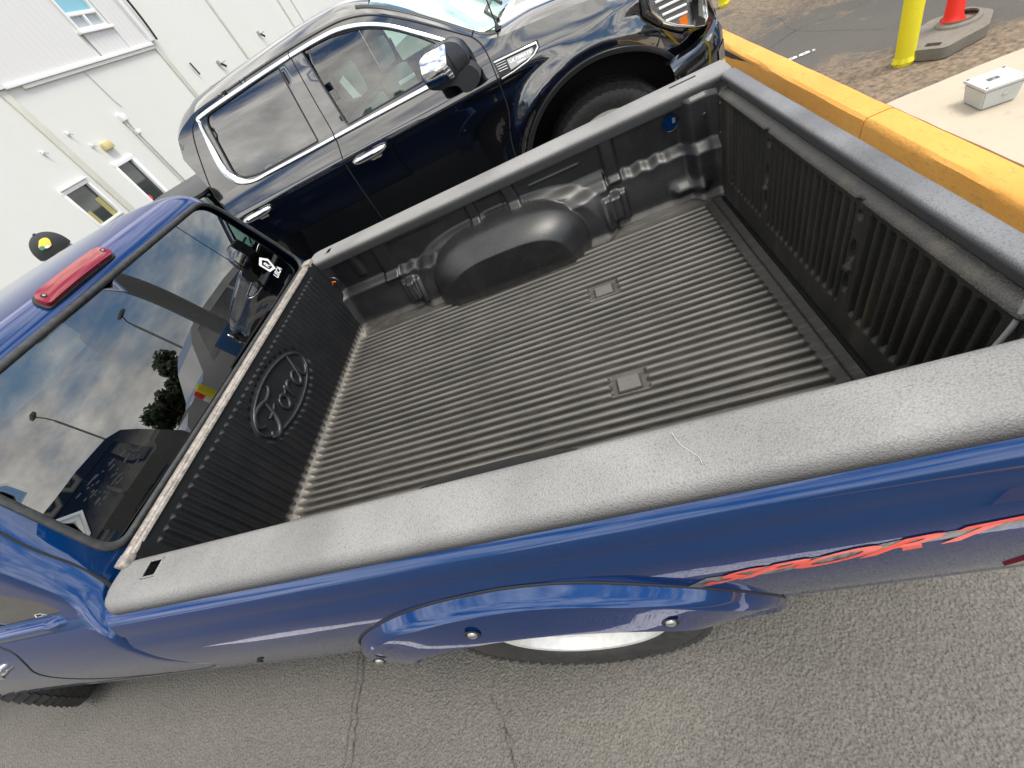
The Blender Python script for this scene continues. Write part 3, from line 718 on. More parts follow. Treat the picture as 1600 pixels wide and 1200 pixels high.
    for (hx,hz,mm) in((1.677,.906,'blue'),(.032,.874,'dark')):
        Mx=Matrix.Translation((hx,1.4255 if hx>1 else 1.405,hz))@Matrix.Rotation(R(90),4,'X')
        h_=lathe([(.034,-.001),(.031,.0035),(.0285,.001),(.0282,-.0)],'drain_hole','liner',fl,M4=Mx,n=30)
        lathe([(.0285,.0018),(0,.0018)],'hole_backing',mm,fl,M4=Mx,n=30)
        if mm=='blue': box((hx+.008,1.4205,hz-.004),(hx+.019,1.4225,hz+.014),'hole_glint','tan',fl,bev=0)  # small tan block standing in for a glint of light in the hole
        else:
            tube(catmull([(hx-.012,1.40,hz-.012),(hx,1.398,hz+.010),(hx+.016,1.40,hz+.004)],5),.003,'wire','amber',fl,6)
    for x_,z_ in((.205,.955),(.21,.93)): lathe([(0,.004),(.006,.003),(.008,0)],'liner_rivet','liner',fl,M4=Matrix.Translation((x_,1.418,z_))@Matrix.Rotation(R(90),4,'X'),n=12)
    for x_,z_ in((1.79,.90),(1.80,.80),(1.80,.70)): lathe([(0,.004),(.006,.003),(.008,0)],'liner_rivet','liner',fl,M4=Matrix.Translation((x_,1.378,z_))@Matrix.Rotation(R(90),4,'X'),n=12)
    # ---------- rail caps
    def railcap(sgn,holes):
        prof=smooth_tab([(.022,.950),(.012,.956),(.006,.975),(.002,.992),(-.006,1.0005),(-.020,1.004),(-.06,1.0055),(-.095,1.002),(-.110,.996),(-.1195,.985),(-.1225,.975),(-.1215,.968)],10)
        if sgn>0: prof=smooth_tab([(-.004,.950),(-.002,.955),(.0,.975),(.0,.992),(-.008,1.0005),(-.020,1.004),(-.06,1.0065),(-.115,1.004),(-.140,.996),(-.1495,.985),(-.1515,.975),(-.1505,.968)],10)
        xs=sorted(set(lin(-.030,1.90,150)+[h[i] for h in holes for i in(0,1)]))
        pi_=list(range(len(prof)))
        def F(x,k):
            y,z=prof[int(k)]
            z-=.006*(1-sm(-.03,-.018,x));
            if y<-.08: y+=.012*(1-sm(-.03,.01,x))
            return (x,y if sgn<0 else 2*YC-y,z)
        def skip(x,k):
            a=prof[int(k)]; b=prof[min(len(prof)-1,int(k)+1)]; ym=(a[0]+b[0])/2; zm=(a[1]+b[1])/2
            return any(h[0]<x<h[1] and h[2]<ym<h[3] and zm>.99 for h in holes)
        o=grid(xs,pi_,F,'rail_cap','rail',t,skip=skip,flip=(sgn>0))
        for h in holes:
            ya,yb=[p[0] for p in prof if h[2]<=p[0]<=h[3]][0],[p[0] for p in prof if h[2]<=p[0]<=h[3]][-1]
            ya,yb=(yb,ya) if yb<ya else (ya,yb)
            if sgn>0: ya,yb=2*YC-yb,2*YC-ya
            bm=bmesh.new()
            c=[(h[0],ya),(h[1],ya),(h[1],yb),(h[0],yb)]
            for i in range(4):
                a=c[i];b=c[(i+1)%4]; bm.faces.new([bm.verts.new(p) for p in((*a,1.006),(*b,1.006),(*b,.93),(*a,.93))])
            bm.faces.new([bm.verts.new((*p,.93)) for p in c]); finish(bm,'stake_pocket','liner',o,False)
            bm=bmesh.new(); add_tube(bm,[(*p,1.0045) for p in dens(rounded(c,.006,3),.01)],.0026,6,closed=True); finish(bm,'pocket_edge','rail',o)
        return o
    rc=railcap(-1,[(.088,.136,-.062,-.018)])
    SR=lambda x,y,o:(x,y,1.0062+o)
    for P in [[(1.325,-.020),(1.332,-.045),(1.350,-.072),(1.352,-.085)]]:
        ribbon(catmull(P,5),SR,.0011,'rail_scratch','white_scuff',rc,off=(-.0004,.0006))
    railcap(1,[(.075,.105,-.085,-.03),(1.70,1.80,-.085,-.06)])
    # ---------- tailgate
    tg=box((1.872,-.005,.53),(1.906,1.41,.990),'tailgate','blue',t,bev=.012)
    YT0,YT1=.025,1.382
    cols=((.46,.036),(.925,.036))
    def Fg(y,z):
        x=1.812+.024*(z-.60)/.38
        c=((y-.255)/.0322)%1.0; d=abs(c-.5)*2; gr=sm(.30,.68,d) # 1 in groove
        m=sm(.668+.004*d,.684,z)*(1-sm(.930,.944,z))*sm(.085,.10,y)*(1-sm(1.245,1.262,y))
        for cy,cw in cols:
            m*=sm(cw*.5,cw*.5+.006,abs(y-cy)) if True else 1
        x+=.0175*gr*m
        for cy,cw in cols:
            for cz,rz,ry,dp in((.835,.030,.012,.014),(.745,.028,.012,.014),(.925,.012,.012,.010)):
                q=((y-cy)/ry)**2+((z-cz)/rz)**2; x+=dp*(1-sm(.5,1.1,q))
            q=((y-cy)/.014)**2+((z-.790)/.010)**2; x-=.010*(1-sm(.5,1.2,q))
            q=((y-cy)/.013)**2+((z-.960)/.009)**2; x+=.007*(1-sm(.5,1.1,q))
        q=((y-1.215)/.016)**2+((z-.715)/.030)**2; x+=.010*(1-sm(.5,1.1,q))-.012*gr*m*(1-sm(1,1.6,q))
        # horizontal ridge under the recess
        r_=sm(.957,.961,z)*(1-sm(.966,.970,z))*sm(.045,.06,y)*(1-sm(1.33,1.345,y))
        x-=.010*r_
        x+=.036*sm(.966,.976,z)*sm(.045,.06,y)*(1-sm(1.33,1.345,y))
        return (x,y,z)
    ys=lin(YT0,YT1,int((YT1-YT0)/(.0322/12)))
    gl=grid(ys,lin(.603,.992,100),Fg,'tailgate_liner','tgl',tg,flip=True)
    prof=smooth_tab([(1.858,.975),(1.858,.992),(1.861,1.000),(1.870,1.004),(1.892,1.004),(1.904,1.001),(1.910,.993),(1.911,.975)],3)
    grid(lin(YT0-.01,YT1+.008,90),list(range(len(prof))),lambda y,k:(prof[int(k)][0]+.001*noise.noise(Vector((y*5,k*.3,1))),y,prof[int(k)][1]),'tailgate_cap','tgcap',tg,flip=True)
    for y_,z_ in((1.335,.93),(1.335,.83),(1.335,.72)):
        lathe([(0,.005),(.005,.0045),(.0085,.0),],'screw','liner',gl,M4=Matrix.Translation((Fg(y_,z_)[0],y_,z_))@Matrix.Rotation(R(-90),4,'Y'),n=12)
    tube(catmull([(1.838,.068,.985),(1.83,.062,.95),(1.815,.058,.91),(1.79,.052,.87),(1.76,.035,.80)],6),.0042,'tailgate_cable','galv',t)
    # ---------- taillight sliver
    Sn=lambda x,z,o:S_near(x,z,o)
    patch(rounded([(1.775,.595),(1.795,.668),(1.93,.70),(1.93,.595)],.006),Sn,'tail_light','lens',t,s=.02,off=.004,thick=.006)
    patch(rounded([(1.80,.60),(1.82,.70),(1.93,.70),(1.93,.60)],.006),S_far,'tail_light','lens',t,s=.03,off=.004,flip=True)
    box((1.93,-.06,.42),(2.03,2*YC+.06,.53),'rear_bumper','chrome',t,bev=.02)
    # ---------- side decal
    S2=lambda x,z,o:S_near(x,z,o)
    bgp=[(1.27,.762),(1.31,.798),(1.36,.797),(1.40,.812),(1.50,.820),(1.58,.833),(1.68,.838),(1.80,.858),(1.80,.848),(1.70,.826),(1.66,.816),(1.60,.812),(1.52,.792),(1.47,.792),(1.42,.776),(1.36,.776),(1.33,.758),(1.29,.750)]
    dk=patch(bgp,S2,'side_decal','decalgrey',bs,s=.015,off=.0008)
    text_on('SPORT',lambda a,b,o:S_near(a,b,o),(1.300,.762),(1,.112),(.25,1),'decal_lettering','red',bs,.43,.043,off=.0016,shear=.45,bold=.035)
    # scratch near front bottom + fuel/side hole marks
    box((.105,-.166,.615),(.118,-.160,.626),'trim_hole','dark',bs,bev=0)
    # ---------- CAB
    HW=smooth_tab([(.44,.80),(.475,.825),(.50,.838),(.572,.851),(.633,.861),(.727,.871),(.80,.8735),(.879,.8665),(.93,.852),(.965,.832),(1.00,.808),(1.05,.794),(1.12,.784),(1.2,.770),(1.3,.744),(1.38,.716),(1.44,.682),(1.48,.655),(1.52,.622),(1.58,.56),(1.66,.44),(1.78,.25),(1.95,.0)],4)
    ZV=smooth_tab([(.4,.4),(1.40,1.40),(1.44,1.438),(1.48,1.472),(1.52,1.497),(1.58,1.520),(1.66,1.538),(1.78,1.548),(1.95,1.552)],4)
    XR=smooth_tab([(.4,-.055),(.96,-.055),(1.0,-.060),(1.40,-.140),(1.44,-.149),(1.48,-.164),(1.52,-.192),(1.58,-.255),(1.66,-.36),(1.78,-.52),(1.95,-.62)],4)
    RC=[(.4,.02),(.93,.025),(1.0,.05),(1.1,.075),(1.45,.085),(1.6,.05),(1.95,.0)]
    UF,UC=.62,.78
    def Sc(u,v,o):
        h=interp(HW,v); z=interp(ZV,v); xr=interp(XR,v); r_=min(interp(RC,v),h); sg=-1 if u<0 else 1; a=abs(u)
        if a<=UF: nx,ny=1,0; x=xr; y=YC+u/UF*(h-r_)
        elif a<=UC:
            an=(a-UF)/(UC-UF)*math.pi/2; x=xr-r_+r_*math.cos(an); y=YC+sg*(h-r_+r_*math.sin(an)); nx,ny=math.cos(an),sg*math.sin(an)
        else: x=xr-r_-(a-UC); y=YC+sg*h; nx,ny=0,sg
        nz=.3 if v<1.44 else .3+min(1.2,(v-1.44)*8)
        l=math.sqrt(nx*nx+ny*ny+nz*nz) if v>.98 else 1; nz=nz if v>.98 else 0
        return (x+nx*o/l,y+ny*o/l,z+nz*o/l)
    def inv(y,v):
        h=interp(HW,v); r_=interp(RC,v); d=(y-YC)/(h-r_)
        if abs(d)<=1: return (d*UF,v)
        s_=min(1,(abs(y-YC)-(h-r_))/r_); return (math.copysign(UF+(UC-UF)*math.asin(s_)/(math.pi/2),d),v)
    rw_yz=dens(rounded([(.018,1.012),(1.447,1.000),(1.442,1.10),(1.355,1.436),(.088,1.447)],[.06,.05,.05,.085,.085],6),.03)
    rw=[inv(*p) for p in rw_yz]
    qw=[(-.83,1.006),(-.835,1.06),(-.885,1.14),(-.99,1.30),(-1.10,1.395),(-1.16,1.395),(-1.16,1.0)]      # quarter window (u,v)
    qw=rounded(qw,.012,3)
    dw=rounded([(-1.24,.995),(-1.24,1.395),(-1.62,1.395),(-2.02,1.05),(-2.02,.995)],.02,3)
    mir=lambda P:[(-a,b) for a,b in P]
    ub=-2.45
    outl=[(ub,.44),(ub,1.0)]+[(-2.13,1.05),(-1.72,1.42),(-1.66,1.50),(-1.60,1.66),(-1.5,1.90),(-.9,1.93),(0,1.94),(.9,1.93),(1.5,1.90),(1.60,1.66),(1.66,1.50),(1.72,1.42),(2.13,1.05),(-ub,1.0),(-ub,.44)]
    cab=patch(outl,Sc,'cab','blue',t,holes=[rw,qw,mir(qw),dw,mir(dw)],s=.024,flip=False)
    sl=ribbon(rw,Sc,.019,'window_rubber_seal','seal',cab,off=(-.004,.007),closed=True,bev=.35)
    # glass inside the seal
    def Sg2(y,z,o):
        return (-.060-.20*(z-1.0)-.010-.012*((y-YC)/.7)**4+o,y,z)
    gl_=patch(dens(rounded([(.022,1.012),(1.443,1.000),(1.438,1.10),(1.351,1.436),(.092,1.447)],[.06,.05,.05,.085,.085],6),.05),Sg2,'rear_window','tinted',cab,s=.05)
    # white sticker on the glass
    ox,oz=1.293,1.112
    pent=[(-.040,.030),(.004,.046),(.036,.016),(.018,-.028),(-.030,-.018)]
    pin=[(-.027,.022),(.002,.033),(.021,.013),(.009,-.016),(-.020,-.010)]
    patch([(ox+a,oz+b*1.0) for a,b in pent],Sg2,'window_sticker','white',gl_,holes=[[(ox+a,oz+b) for a,b in pin]],s=.02,off=.0012)
    text_on('R',Sg2,(ox-.014,oz-.006),(1,0),(0,1),'sticker_mark','white',gl_,.024,.026,off=.0015,bold=.02)
    text_on('USCA',Sg2,(ox-.030,oz-.058),(.97,.1),(0,1),'sticker_lettering','white',gl_,.075,.024,off=.0015,bold=.03)
    # distressed scratch marks lower on the glass
    bm=bmesh.new()
    for k in range(46):
        y_=.11+random.random()*.16; z_=1.10+random.random()*.055-(y_-.11)*.1; l_=.004+random.random()*.02
        p=[Sg2(y_,z_,.0012),Sg2(y_+l_,z_-.002,.0012),Sg2(y_+l_,z_+.0015,.0012),Sg2(y_,z_+.002,.0012)]
        bm.faces.new([bm.verts.new(q) for q in p])
    finish(bm,'scratched_flag_sticker','faintgrey',gl_,False)
    # third brake light
    c0=Vector((-.172,.705,1.492)); nb=Vector((.80,0,.60)).normalized(); tb=Vector((-.60,0,.80)).normalized()
    def SL(a,b,o): 
        p=c0+Vector((0,1,0))*a+tb*b+nb*(o-.018*(a/.16)**2*.35); return tuple(p)
    def stad(L,H): return rounded([(-L,-H),(L*.97,-H*.96),(L,-H*.2),(L*.96,H*.8),(L*.80,H),(-L*.80,H),(-L*.96,H*.8),(-L,-H*.2)],[H*.7,H*.7,H*.4,H*.6,H*.6,H*.6,H*.6,H*.4],4)
    patch(stad(.150,.027),SL,'brake_light_base','rubber',cab,s=.02,off=.004,thick=.03)
    dome=lambda a,b,o:SL(a,b,o+(.007*(1-(b/.034)**2)*(1-(a/.17)**6) if o>.008 else 0))
    ln=patch(stad(.143,.0225),dome,'brake_light','lens',cab,s=.008,off=.014,thick=.014)
    for a in(-.125,.125):
        c=Vector(SL(a,0,.0205)); Mx=Matrix.Translation(c)@nb.to_track_quat('Z','Y').to_matrix().to_4x4()
        lathe([(.0075,-.001),(.006,.0012),(.0035,.0008)],'screw_recess','dark',ln,M4=Mx,n=16); lathe([(0,.0016),(.0035,.0012),(.0036,0)],'screw','steel',ln,M4=Mx,n=12)
    # drip channels / seams
    ribbon(catmull([(-.600,.975),(-.612,1.0),(-.643,1.12),(-.648,1.23),(-.65,1.35),(-.67,1.43),(-.78,1.475),(-1.0,1.495)],4),Sc,.008,'drip_channel','dark',cab,off=(-.001,.0015))
    ribbon(catmull([(.600,.975),(.612,1.0),(.643,1.12),(.648,1.23),(.65,1.35),(.67,1.43),(.78,1.475),(1.0,1.495)],4),Sc,.008,'drip_channel','dark',cab,off=(-.001,.0015))
    # quarter glass + light trim
    patch(qw,Sc,'quarter_window','dark_glass',cab,s=.04,off=-.0008); patch(mir(qw),Sc,'quarter_window','dark_glass',cab,s=.04,off=-.0008)
    ribbon(catmull([(-.850,.986),(-.95,.984),(-1.10,.982),(-1.2,.981)],5),Sc,.022,'window_sill_trim','blue',cab,off=(-.002,.014),bev=.2,taper=3)
    # door, its seam, handle
    for sg in(-1,1):
        dn=[(1.20,1.39),(1.20,1.0),(1.165,.93),(1.19,.88),(1.27,.80),(1.29,.70),(1.24,.62),(1.14,.58),(1.05,.56)]
        ribbon([(sg*a,b) for a,b in catmull(dn,5)],Sc,.007,'door_seam','dark',cab,off=(-.001,.0012))
        gd=patch(dw if sg<0 else mir(dw),Sc,'door_window','dark_glass',cab,s=.05,off=-.0008)
        hb=patch(rounded([(sg*1.33,.84),(sg*1.46,.84),(sg*1.46,.875),(sg*1.33,.875)],.012),Sc,'door_handle','chrome',cab,s=.02,off=.016,thick=.016,flip=sg>0)
        box_l=[(sg*1.96,1.02),(sg*2.14,1.02),(sg*2.16,1.17),(sg*1.97,1.17)]
        patch(rounded(box_l,.03),Sc,'door_mirror','blackplastic',cab,s=.04,off=.19,thick=.12)
        # rocker and lower cab
    # lower seam between cab and rocker
    ribbon(catmull([(-.80,.60),(-.9,.555),(-1.05,.552),(-1.25,.56),(-1.7,.57)],6),Sc,.006,'rocker_seam','dark',cab,off=(-.001,.001))
    # front end (hood, fenders, windshield) : out of frame, kept simple but whole
    def Fr(x,k):
        t_=k/16.0; a=abs(t_-.5)*2; sg=-1 if t_<.5 else 1
        zt=interp([(-3.30,.78),(-3.22,.90),(-3.0,.955),(-2.2,1.01),(-1.9,1.03),(-1.60,1.26),(-1.42,1.40),(-1.30,1.49)],x)
        hwt=interp([(-3.30,.70),(-3.1,.80),(-2.7,.855),(-1.9,.862),(-1.3,.862)],x)
        if a>.60: 
            q=(a-.60)/.40; z=.98-.50*q; z=min(z,zt-.01); hh=hwt*(interp(HW,max(.475,z))/.8735)
            if x>-1.95 and q<.02: hh=hwt*.93
            return (x,YC+sg*hh,z)
        hh=(hwt*interp(HW,min(max(zt,.98),1.44))/.8735)*(a/.60)
        return (x,YC+sg*hh,zt+.03*(1-(a/.6)**2) if a<.599 else min(zt,.99))
    grid(lin(-3.30,-1.95,30),list(range(17)),Fr,'hood_and_fenders','blue',t,flip=True)
    Sw=lambda y,s_,o:(-1.98+.62*s_-.05*(1-((y-YC)/.7)**2),YC+(y-YC)*(1-.12*s_),1.035+.47*s_+.0)
    patch([(-.08,0),(1.485,0),(1.485,1),(-.08,1)],Sw,'windshield','green_glass',t,s=.12)
    box((-3.36,-.02,.38),(-3.26,1.43,.78),'front_bumper','blackplastic',t,bev=.03)
    for y_ in(.02,1.16): box((-3.31,y_,.72),(-3.24,y_+.23,.88),'headlight','clear',t,bev=.02)
    # interior
    box((-2.1,.02,.42),(-.10,1.385,.50),'cab_floor','interior',t)
    box((-.14,.04,.5),(-.09,1.365,.99),'cab_back_panel','interior',t)
    for y_ in(.10,.78):
        st=box((-.78,y_,.55),(-.62,y_+.50,1.14),'seat','interior',t,bev=.06); box((-.76,y_+.12,1.15),(-.66,y_+.38,1.30),'headrest','interior',st,bev=.04)
        box((-1.25,y_,.52),(-.70,y_+.50,.72),'seat_cushion','interior',st,bev=.05)
    box((-1.95,.04,.60),(-1.62,1.365,1.02),'dashboard','interior',t,bev=.05)
    tube([(-1.50+.07*math.sin(a)*.5,.38+.17*math.cos(a),1.0+.17*math.sin(a)) for a in lin(0,2*math.pi,24)[:-1]],.014,'steering_wheel','interior',t,8,True)
    return t
M['floorm']=mat('liner_floor_plastic',(.034,.032,.029),.50,0,spec=.5,noise_col=[(3.0,.42,.66,(.060,.055,.048),.8,(.5,1.6,1)),(90,.5,.72,(.12,.11,.095),.55,(.15,1,1)),(300,.52,.72,(.03,.028,.026),.5,(1,1,1)),(500,.62,.74,(.26,.24,.21),.55,(1,1,1))],bump=[('v',420,.22,.0010),('n',160,.2,.0012)])
M['blue'].node_tree.nodes['Principled BSDF'].inputs['Specular Tint'].default_value=(.05,.22,.75,1)
def pits(m,sc,col,amt):
    "dark crevices between the grains of the moulded or rolled texture"
    t_=m.node_tree; b=t_.nodes['Principled BSDF']; src=b.inputs['Base Color'].links[0].from_socket; tc_=t_.nodes.new('ShaderNodeTexCoord')
    v=t_.nodes.new('ShaderNodeTexVoronoi'); v.feature='SMOOTH_F1'; v.inputs['Scale'].default_value=sc; mr=t_.nodes.new('ShaderNodeMapRange'); mr.inputs[1].default_value=.42; mr.inputs[2].default_value=.78; mr.inputs[4].default_value=amt; mm=t_.nodes.new('ShaderNodeMixRGB'); mm.inputs[2].default_value=(*col,1)
    t_.links.new(tc_.outputs['Object'],v.inputs[0]); t_.links.new(v.outputs['Distance'],mr.inputs[0]); t_.links.new(mr.outputs[0],mm.inputs[0]); t_.links.new(src,mm.inputs[1]); t_.links.new(mm.outputs[0],b.inputs['Base Color'])
def aggregate(m,sc):
    "stones of different shade"
    t_=m.node_tree; b=t_.nodes['Principled BSDF']; src=b.inputs['Base Color'].links[0].from_socket; tc_=t_.nodes.new('ShaderNodeTexCoord')
    v=t_.nodes.new('ShaderNodeTexVoronoi'); v.inputs['Scale'].default_value=sc; bw=t_.nodes.new('ShaderNodeRGBToBW'); mr=t_.nodes.new('ShaderNodeMapRange'); mr.inputs[1].default_value=.2; mr.inputs[2].default_value=.85; mr.inputs[3].default_value=.84; mr.inputs[4].default_value=1.18
    mm=t_.nodes.new('ShaderNodeVectorMath'); mm.operation='SCALE'
    t_.links.new(tc_.outputs['Object'],v.inputs[0]); t_.links.new(v.outputs['Color'],bw.inputs[0]); t_.links.new(bw.outputs[0],mr.inputs[0]); t_.links.new(src,mm.inputs[0]); t_.links.new(mr.outputs[0],mm.inputs['Scale']); t_.links.new(mm.outputs[0],b.inputs['Base Color'])
def wear_and_shade(m,z0,z1,col,amt,ax=2,ns=14):  # tone mixed in along one axis: real wear and dust, also painted shade
    t_=m.node_tree; b=t_.nodes['Principled BSDF']; src=b.inputs['Base Color'].links[0].from_socket
    tc_=t_.nodes.new('ShaderNodeTexCoord'); sx=t_.nodes.new('ShaderNodeSeparateXYZ'); mr=t_.nodes.new('ShaderNodeMapRange'); mm=t_.nodes.new('ShaderNodeMixRGB')
    nn=t_.nodes.new('ShaderNodeTexNoise'); nn.inputs['Scale'].default_value=ns; nn.inputs['Detail'].default_value=6; ml=t_.nodes.new('ShaderNodeMath'); ml.operation='MULTIPLY'
    t_.links.new(tc_.outputs['Object'],nn.inputs[0])
    t_.links.new(tc_.outputs['Object'],sx.inputs[0]); t_.links.new(sx.outputs[ax],mr.inputs[0])
    mr.inputs[1].default_value=z0; mr.inputs[2].default_value=z1; mr.inputs[4].default_value=amt*1.7
    t_.links.new(mr.outputs[0],ml.inputs[0]); t_.links.new(nn.outputs[0],ml.inputs[1]); t_.links.new(ml.outputs[0],mm.inputs[0]); t_.links.new(src,mm.inputs[1]); mm.inputs[2].default_value=(*col,1)
    t_.links.new(mm.outputs[0],b.inputs['Base Color'])
wear_and_shade(M['floorm'],.6150,.6215,(.135,.128,.114),.80,2,7)
wear_and_shade(M['rail'],.978,1.001,(.255,.25,.24),.98,2,3)  # faded grey top; darker lips are shade put into the colour by height
wear_and_shade(M['tgcap'],.990,1.002,(.165,.168,.175),.98,2,5)  # cap top lighter, edges darker: fall of light painted by height
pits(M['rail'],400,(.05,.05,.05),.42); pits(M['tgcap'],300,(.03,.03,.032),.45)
pits(M['asphalt'],190,(.07,.066,.058),.35); aggregate(M['asphalt'],170)
wear_and_shade(M['floorm'],.08,.035,(.24,.22,.19),.55,0,60)
wear_and_shade(M['bulk'],.650,.612,(.34,.31,.27),.8,2,70)
wear_and_shade(M['liner'],.66,.60,(.11,.10,.085),.6,2,30)
blue_pickup()

# ================================================================== BLACK PICKUP (parked nose to the kerb)
BY=2.5; BC=3.53
ZC=smooth_tab([(-1.06,1.60),(-.98,1.66),(-.87,1.695),(-.70,1.716),(-.03,1.722),(.25,1.712),(.396,1.692),(.526,1.648),(.67,1.567),(.82,1.465),(.973,1.353),(1.05,1.305),(1.15,1.283),(1.30,1.268),(1.6,1.235),(1.9,1.17),(2.10,1.09),(2.22,.98),(2.30,.86)],5)
def bx_y(x,z):
    y=BY
    if z>1.245: y+=.22*(z-1.245)+.25*max(0,z-1.60)**1.5
    # shoulder above the handles leans in, flanks drop straight then tuck under
    y+=.045*sm(1.13,1.27,z)-.020
    y+=-.012*math.exp(-((z-1.135)/.03)**2)
    y+=.05*sm(.98,.50,z) if False else 0
    y+=.030*(1-sm(.60,1.08,z)) -.034*(1-sm(.50,.66,z))*(1-sm(.36,.5,z))*0
    if x>1.66:
        q=x-1.66; y+=.787*(q*q/.56 if q<.28 else q-.14)
    # arch flare
    for cx in(1.54,-2.20):
        d=math.hypot(x-cx,z-.455); 
        y-=.032*sm(.71,.615,d)*sm(.20,.5,z) if False else .034*(1-sm(.60,.70,d))-.010*(1-sm(.545,.57,d))
    if x>1.05: y+=.30*max(0,z-(interp(ZC,x)-.055))**1.0*sm(1.05,1.25,x)
    return y
def SB(x,z,o): return (x,bx_y(x,z)-o,z)
def SBf(x,z,o): return (x,2*BC-bx_y(x,z)+o,z)
def BT(x,q,o=0):
    "top skin: q -1..1 across"
    a=min(1,abs(q)); sg=-1 if q<0 else 1; z0=interp(ZC,x); ye=bx_y(x,z0); half=BC-ye
    k=1-a
    rise=interp([(-1.1,.085),(.3,.085),(.6,.07),(1.05,.045),(1.3,.075),(2.0,.07),(2.3,.03)],x)
    p=min(1,k/.16)
    z=z0+rise*(.55*math.sin(p*math.pi/2)+.45*(1-a*a))
    if x>1.12: z+=.030*(1-sm(.50,.62,a))*sm(1.12,1.30,x)*(1-sm(2.0,2.2,x))
    return (x,BC+sg*half*a,z+o)
def black_pickup():
    t=empty('black_pickup','large black crew cab pickup with chrome window trim, parked beside the blue pickup','pickup truck',(-.3,BC,0))
    zc=lambda x:interp(ZC,x)
    rwin=rounded([(-.742,1.668),(-.126,1.680),(-.144,1.283),(-.66,1.288),(-.772,1.315),(-.800,1.36)],[.05,.01,.01,.05,.05,.03],4)
    fwin=catmull([(.052,1.676),(.17,1.668),(.276,1.655),(.426,1.620),(.556,1.562),(.671,1.487),(.76,1.415),(.83,1.352)],4)+[(.80,1.300),(.613,1.283),(.085,1.280)]
    arch=lambda cx,r_:[(cx+r_*math.cos(a),.455+r_*math.sin(a)) for a in lin(R(-8),R(188),40)]
    top=[(x,zc(x)) for x in lin(2.28,-1.0,110)]
    body=top+[(-1.06,1.55),(-1.035,1.38),(-.985,.42)]+[(x,z) for x,z in [(.98,.42)]]+arch(1.54,.535)[::-1]+[(2.12,.42),(2.24,.5),(2.30,.7),(2.31,.84)]
    bd=patch(body,SB,'body_side','black',t,holes=[rwin,fwin],s=.032)
    patch(body,SBf,'body_side','black',t,holes=[rwin,fwin],s=.06,flip=True)
    # top skin
    us=lin(-1.0,2.28,150); qs=[-1,-.985,-.97,-.95,-.93,-.90,-.87,-.84,-.80,-.74,-.66,-.58,-.5,-.4,-.3,-.15,0]; qs=qs+[-q for q in qs[-2::-1]]
    def wsh(x,q):
        a=abs(q); return x>.50+.10*(1-a) and x<1.09+.05*(1-a*a) and a<.935-.02*(x-.5)
    grid(us,qs,lambda x,q:BT(x,q),'roof_and_hood','black',t,skip=wsh,flip=True)
    wo=[(.50,-.94),(1.16,-.92),(1.19,0),(1.16,.92),(.50,.94),(.585,0)]
    grid(lin(.46,1.18,26),lin(-.955,.955,34),lambda x,q:BT(x+.07*(1-q*q)*(1-(x-.46)/.72),q,-.006),'windshield','screen',t,flip=True)
    ribbon([(x,-.950+.0*(x)) for x in lin(.44,1.10,16)],lambda a,b,o:BT(a,b,o),.030,'pillar_trim','blackplastic',t,off=(-.004,.006))
    # roof joint and cut lines
    def seam(P,name='panel_seam',S=SB,w_=.008): return ribbon(catmull(P,5),S,w_,name,'dark',bd,off=(-.001,.0022))
    cut=[(-1.005,1.18),(-1.033,1.305),(-.955,1.50),(-.873,1.64),(-.80,1.685),(-.703,1.705),(-.35,1.712),(-.031,1.710),(.25,1.700),(.396,1.680),(.526,1.637),(.67,1.556),(.82,1.455),(.93,1.378),(.985,1.335),(1.018,1.27),(1.029,1.15),(1.029,1.055),(1.020,.95),(.97,.80),(.95,.55)]
    seam(cut,'door_seam'); seam([(-.025,1.708),(-.028,1.45),(-.028,1.265),(-.056,1.042),(-.07,.5)],'door_seam'); seam([(-1.02,1.25),(-.995,1.0),(-.97,.5)],'door_seam')
    seam([(1.949,.990),(1.914,.93),(1.87,.87)],'bumper_seam')
    seam([(.973,1.345),(.998,1.368)],'fender_seam')
    seam([(-.126,1.680),(-.144,1.283)],'pillar_seam',w_=.006)
    # chrome around the glass
    ct=catmull([(-.03,1.686),(-.35,1.686),(-.745,1.680),(-.788,1.655),(-.826,1.52),(-.846,1.40),(-.822,1.335),(-.780,1.300),(-.70,1.272),(-.55,1.268),(-.25,1.263),(-.032,1.261)],6)
    ribbon(ct,SB,lambda q:.024+.026*sm(.28,.40,q)*(1-sm(.60,.74,q)),'chrome_window_trim','chrome',bd,off=(.002,.012))
    ribbon(catmull([(-.024,1.686),(.15,1.681),(.30,1.668),(.44,1.632),(.57,1.572),(.70,1.484),(.82,1.398),(.88,1.352)],6),SB,.024,'chrome_window_trim','chrome',bd,off=(.002,.012))
    ribbon([(-.024,1.261),(.30,1.257),(.70,1.250),(.88,1.247)],SB,.025,'chrome_window_trim','chrome',bd,off=(.002,.012))
    # glazing and black pillars
    patch(rwin,SB,'rear_door_window','dark_glass',bd,s=.05,off=-.008); patch(rwin,SBf,'rear_door_window','dark_glass',bd,s=.08,off=-.008,flip=True)
    fg=patch(fwin,SB,'front_door_window','green_glass',bd,s=.05,off=-.008); patch(fwin,SBf,'front_door_window','green_glass',bd,s=.08,off=-.008,flip=True)
    ribbon(dens(rwin,.03),SB,.012,'window_gasket','blackplastic',bd,off=(-.006,.002),closed=True); ribbon(dens(fwin,.03),SB,.010,'window_gasket','blackplastic',bd,off=(-.006,.002),closed=True)
    patch([(-.118,1.672),(.044,1.672),(.076,1.285),(-.135,1.285)],SB,'door_pillar_cover','privacyp',bd,s=.04,off=.0015)
    patch([(.772,1.420),(.84,1.372),(.80,1.352),(.778,1.372)],SB,'quarter_glass','dark_glass',bd,s=.05,off=.002)
    # papers stuck to the glass
    bm=bmesh.new(); 
